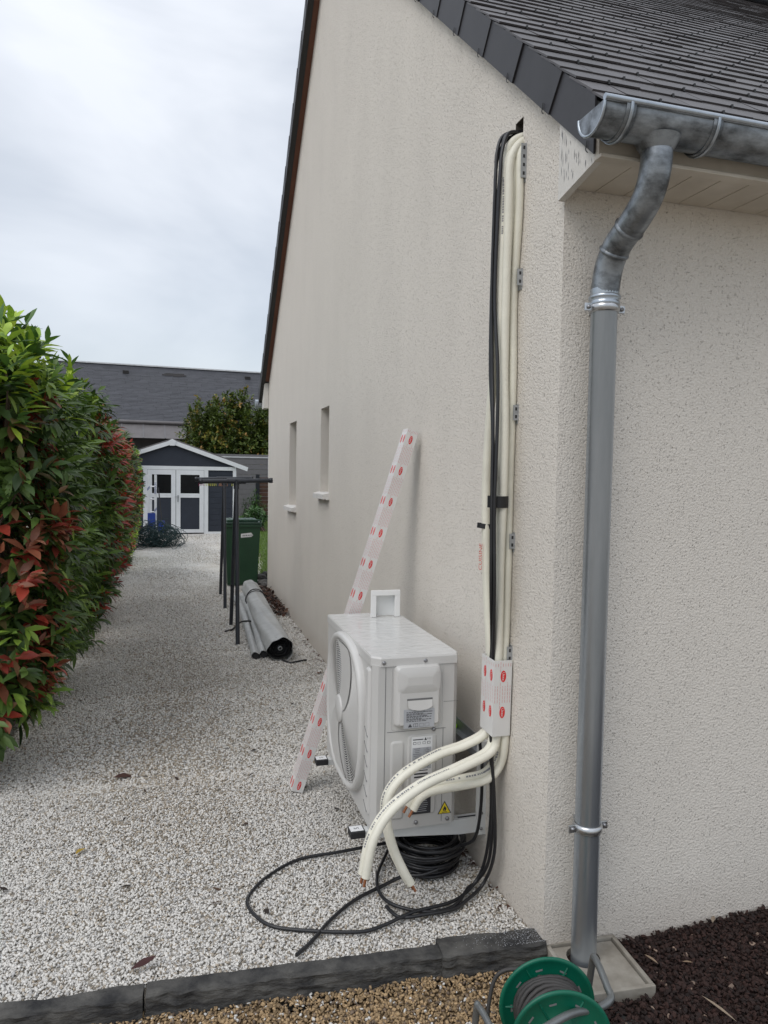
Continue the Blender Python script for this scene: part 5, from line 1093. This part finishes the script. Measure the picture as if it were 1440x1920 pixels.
# ---------------------------------------------------------------- fallen leaves and litter
def flat_leaf(c, L, Wd, ang, tint, curl, name, label, cat='leaf', group=None, tilt=.1):
    d = np.array([[math.cos(ang), math.sin(ang), tilt]]); V, F, T = leaves(np.array([c], float), d, np.array([[random.uniform(-.3, .3), random.uniform(-.3, .3), 1.]]), np.array([L]), np.array([Wd]), np.array([tint]), curl, .35)
    return tag(big(name, V, F, 'leaf_dull', T, org=c), label, cat, group)
random.seed(31)
flat_leaf((-1.255, .185, .024), .075, .028, .35, (.06, .022, .022), -.15, 'fallen_leaf', 'dark red brown leaf on the white gravel just behind the slate edging', tilt=.02)
flat_leaf((-.82, -.10, -.040), .085, .03, 2.9, (.035, .016, .014), .15, 'fallen_leaf', 'dark brown leaf lying on the ochre gravel')
flat_leaf((-1.42, 1.63, .014), .09, .04, .2, (.07, .03, .022), .2, 'fallen_leaf', 'curled brown leaf alone in the middle of the path', tilt=.05)
flat_leaf((-1.50, .93, .014), .05, .03, .9, (.42, .28, .04), .1, 'fallen_leaf', 'small yellow leaf on the gravel at left')
flat_leaf((-.12, 3.2, .012), .07, .035, 1.2, (.16, .06, .03), .3, 'fallen_leaf', 'rust coloured leaf on the gravel against the gable wall')
for i in range(46):
    y = .35+random.random()**1.4*6; x = random.uniform(-1.85, -.15) if random.random() < .75 else random.uniform(-1.95, -1.6)
    if y < .9 and x > -.6: continue
    flat_leaf((x, y, .012+float(gz(x, y))), random.uniform(.018, .05), random.uniform(.007, .02), random.uniform(0, 6.28), random.choice([(.05, .03, .02), (.03, .02, .016), (.09, .05, .03), (.02, .015, .012)]), random.uniform(-.2, .3), 'fallen_leaf', 'small dry brown leaf scrap scattered on the white gravel', group='dry leaf scraps on the white gravel', tilt=random.uniform(-.1, .15))
n = 420; yy_ = rng.uniform(5.4, 7.3, n); xx_ = -.02-np.abs(rng.normal(0, .07, n)); ds = unit(n); ds[:, 2] *= .35
V, F, T = leaves(np.c_[xx_, yy_, .01+rng.uniform(0, .035, n)], ds, unit(n)*.5+np.array([0, 0, 1.]), rng.uniform(.04, .09, n), rng.uniform(.015, .04, n), pick([(.06, .03, .02), (.10, .045, .03), (.025, .015, .012), (.16, .09, .06)], (3, 2, 3, 1), n), .3, .35)
tag(big('leaf_litter', V, F, 'leaf_dull', T), 'heap of dead brown leaves along the foot of the gable wall', None, None, 'stuff')
n = 130; yy_ = rng.uniform(.2, 5.4, n); xx_ = -.01-np.abs(rng.normal(0, .02, n)); ds = unit(n); ds[:, 2] *= .3
V, F, T = leaves(np.c_[xx_, yy_, .008+gz(xx_, yy_)], ds, unit(n)*.5+np.array([0, 0, 1.]), rng.uniform(.02, .06, n), rng.uniform(.008, .02, n), pick([(.06, .03, .02), (.12, .055, .035)], (3, 2), n), .3, .35)
tag(big('leaf_crumbs', V, F, 'leaf_dull', T), 'brown leaf crumbs along the wall base', None, None, 'stuff')
for (c, L, w, a, t, lb) in (((.30, -.062, .0), .05, .022, 1.9, (.05, .03, .025), 'dark seed pod on the mulch against the eave wall'), ((.305, -.10, -.012), .055, .012, 4.9, (.34, .25, .17), 'pale dry sliver below the dark seed pod on the mulch'), ((.40, -.16, -.012), .03, .010, -.5, (.36, .26, .17), 'short pale wood chip on the mulch right of the gully box'),
                           ((.355, -.30, -.012), .12, .011, 4.85, (.38, .30, .22), 'long pale wood splinter on the mulch'), ((.62, -.035, -.0), .04, .014, .8, (.30, .24, .18), 'pale dry leaf on the mulch at the wall foot')):
    flat_leaf(c, L, w, a, t, .05, 'wood_chip', lb, 'wood chip', tilt=.12)
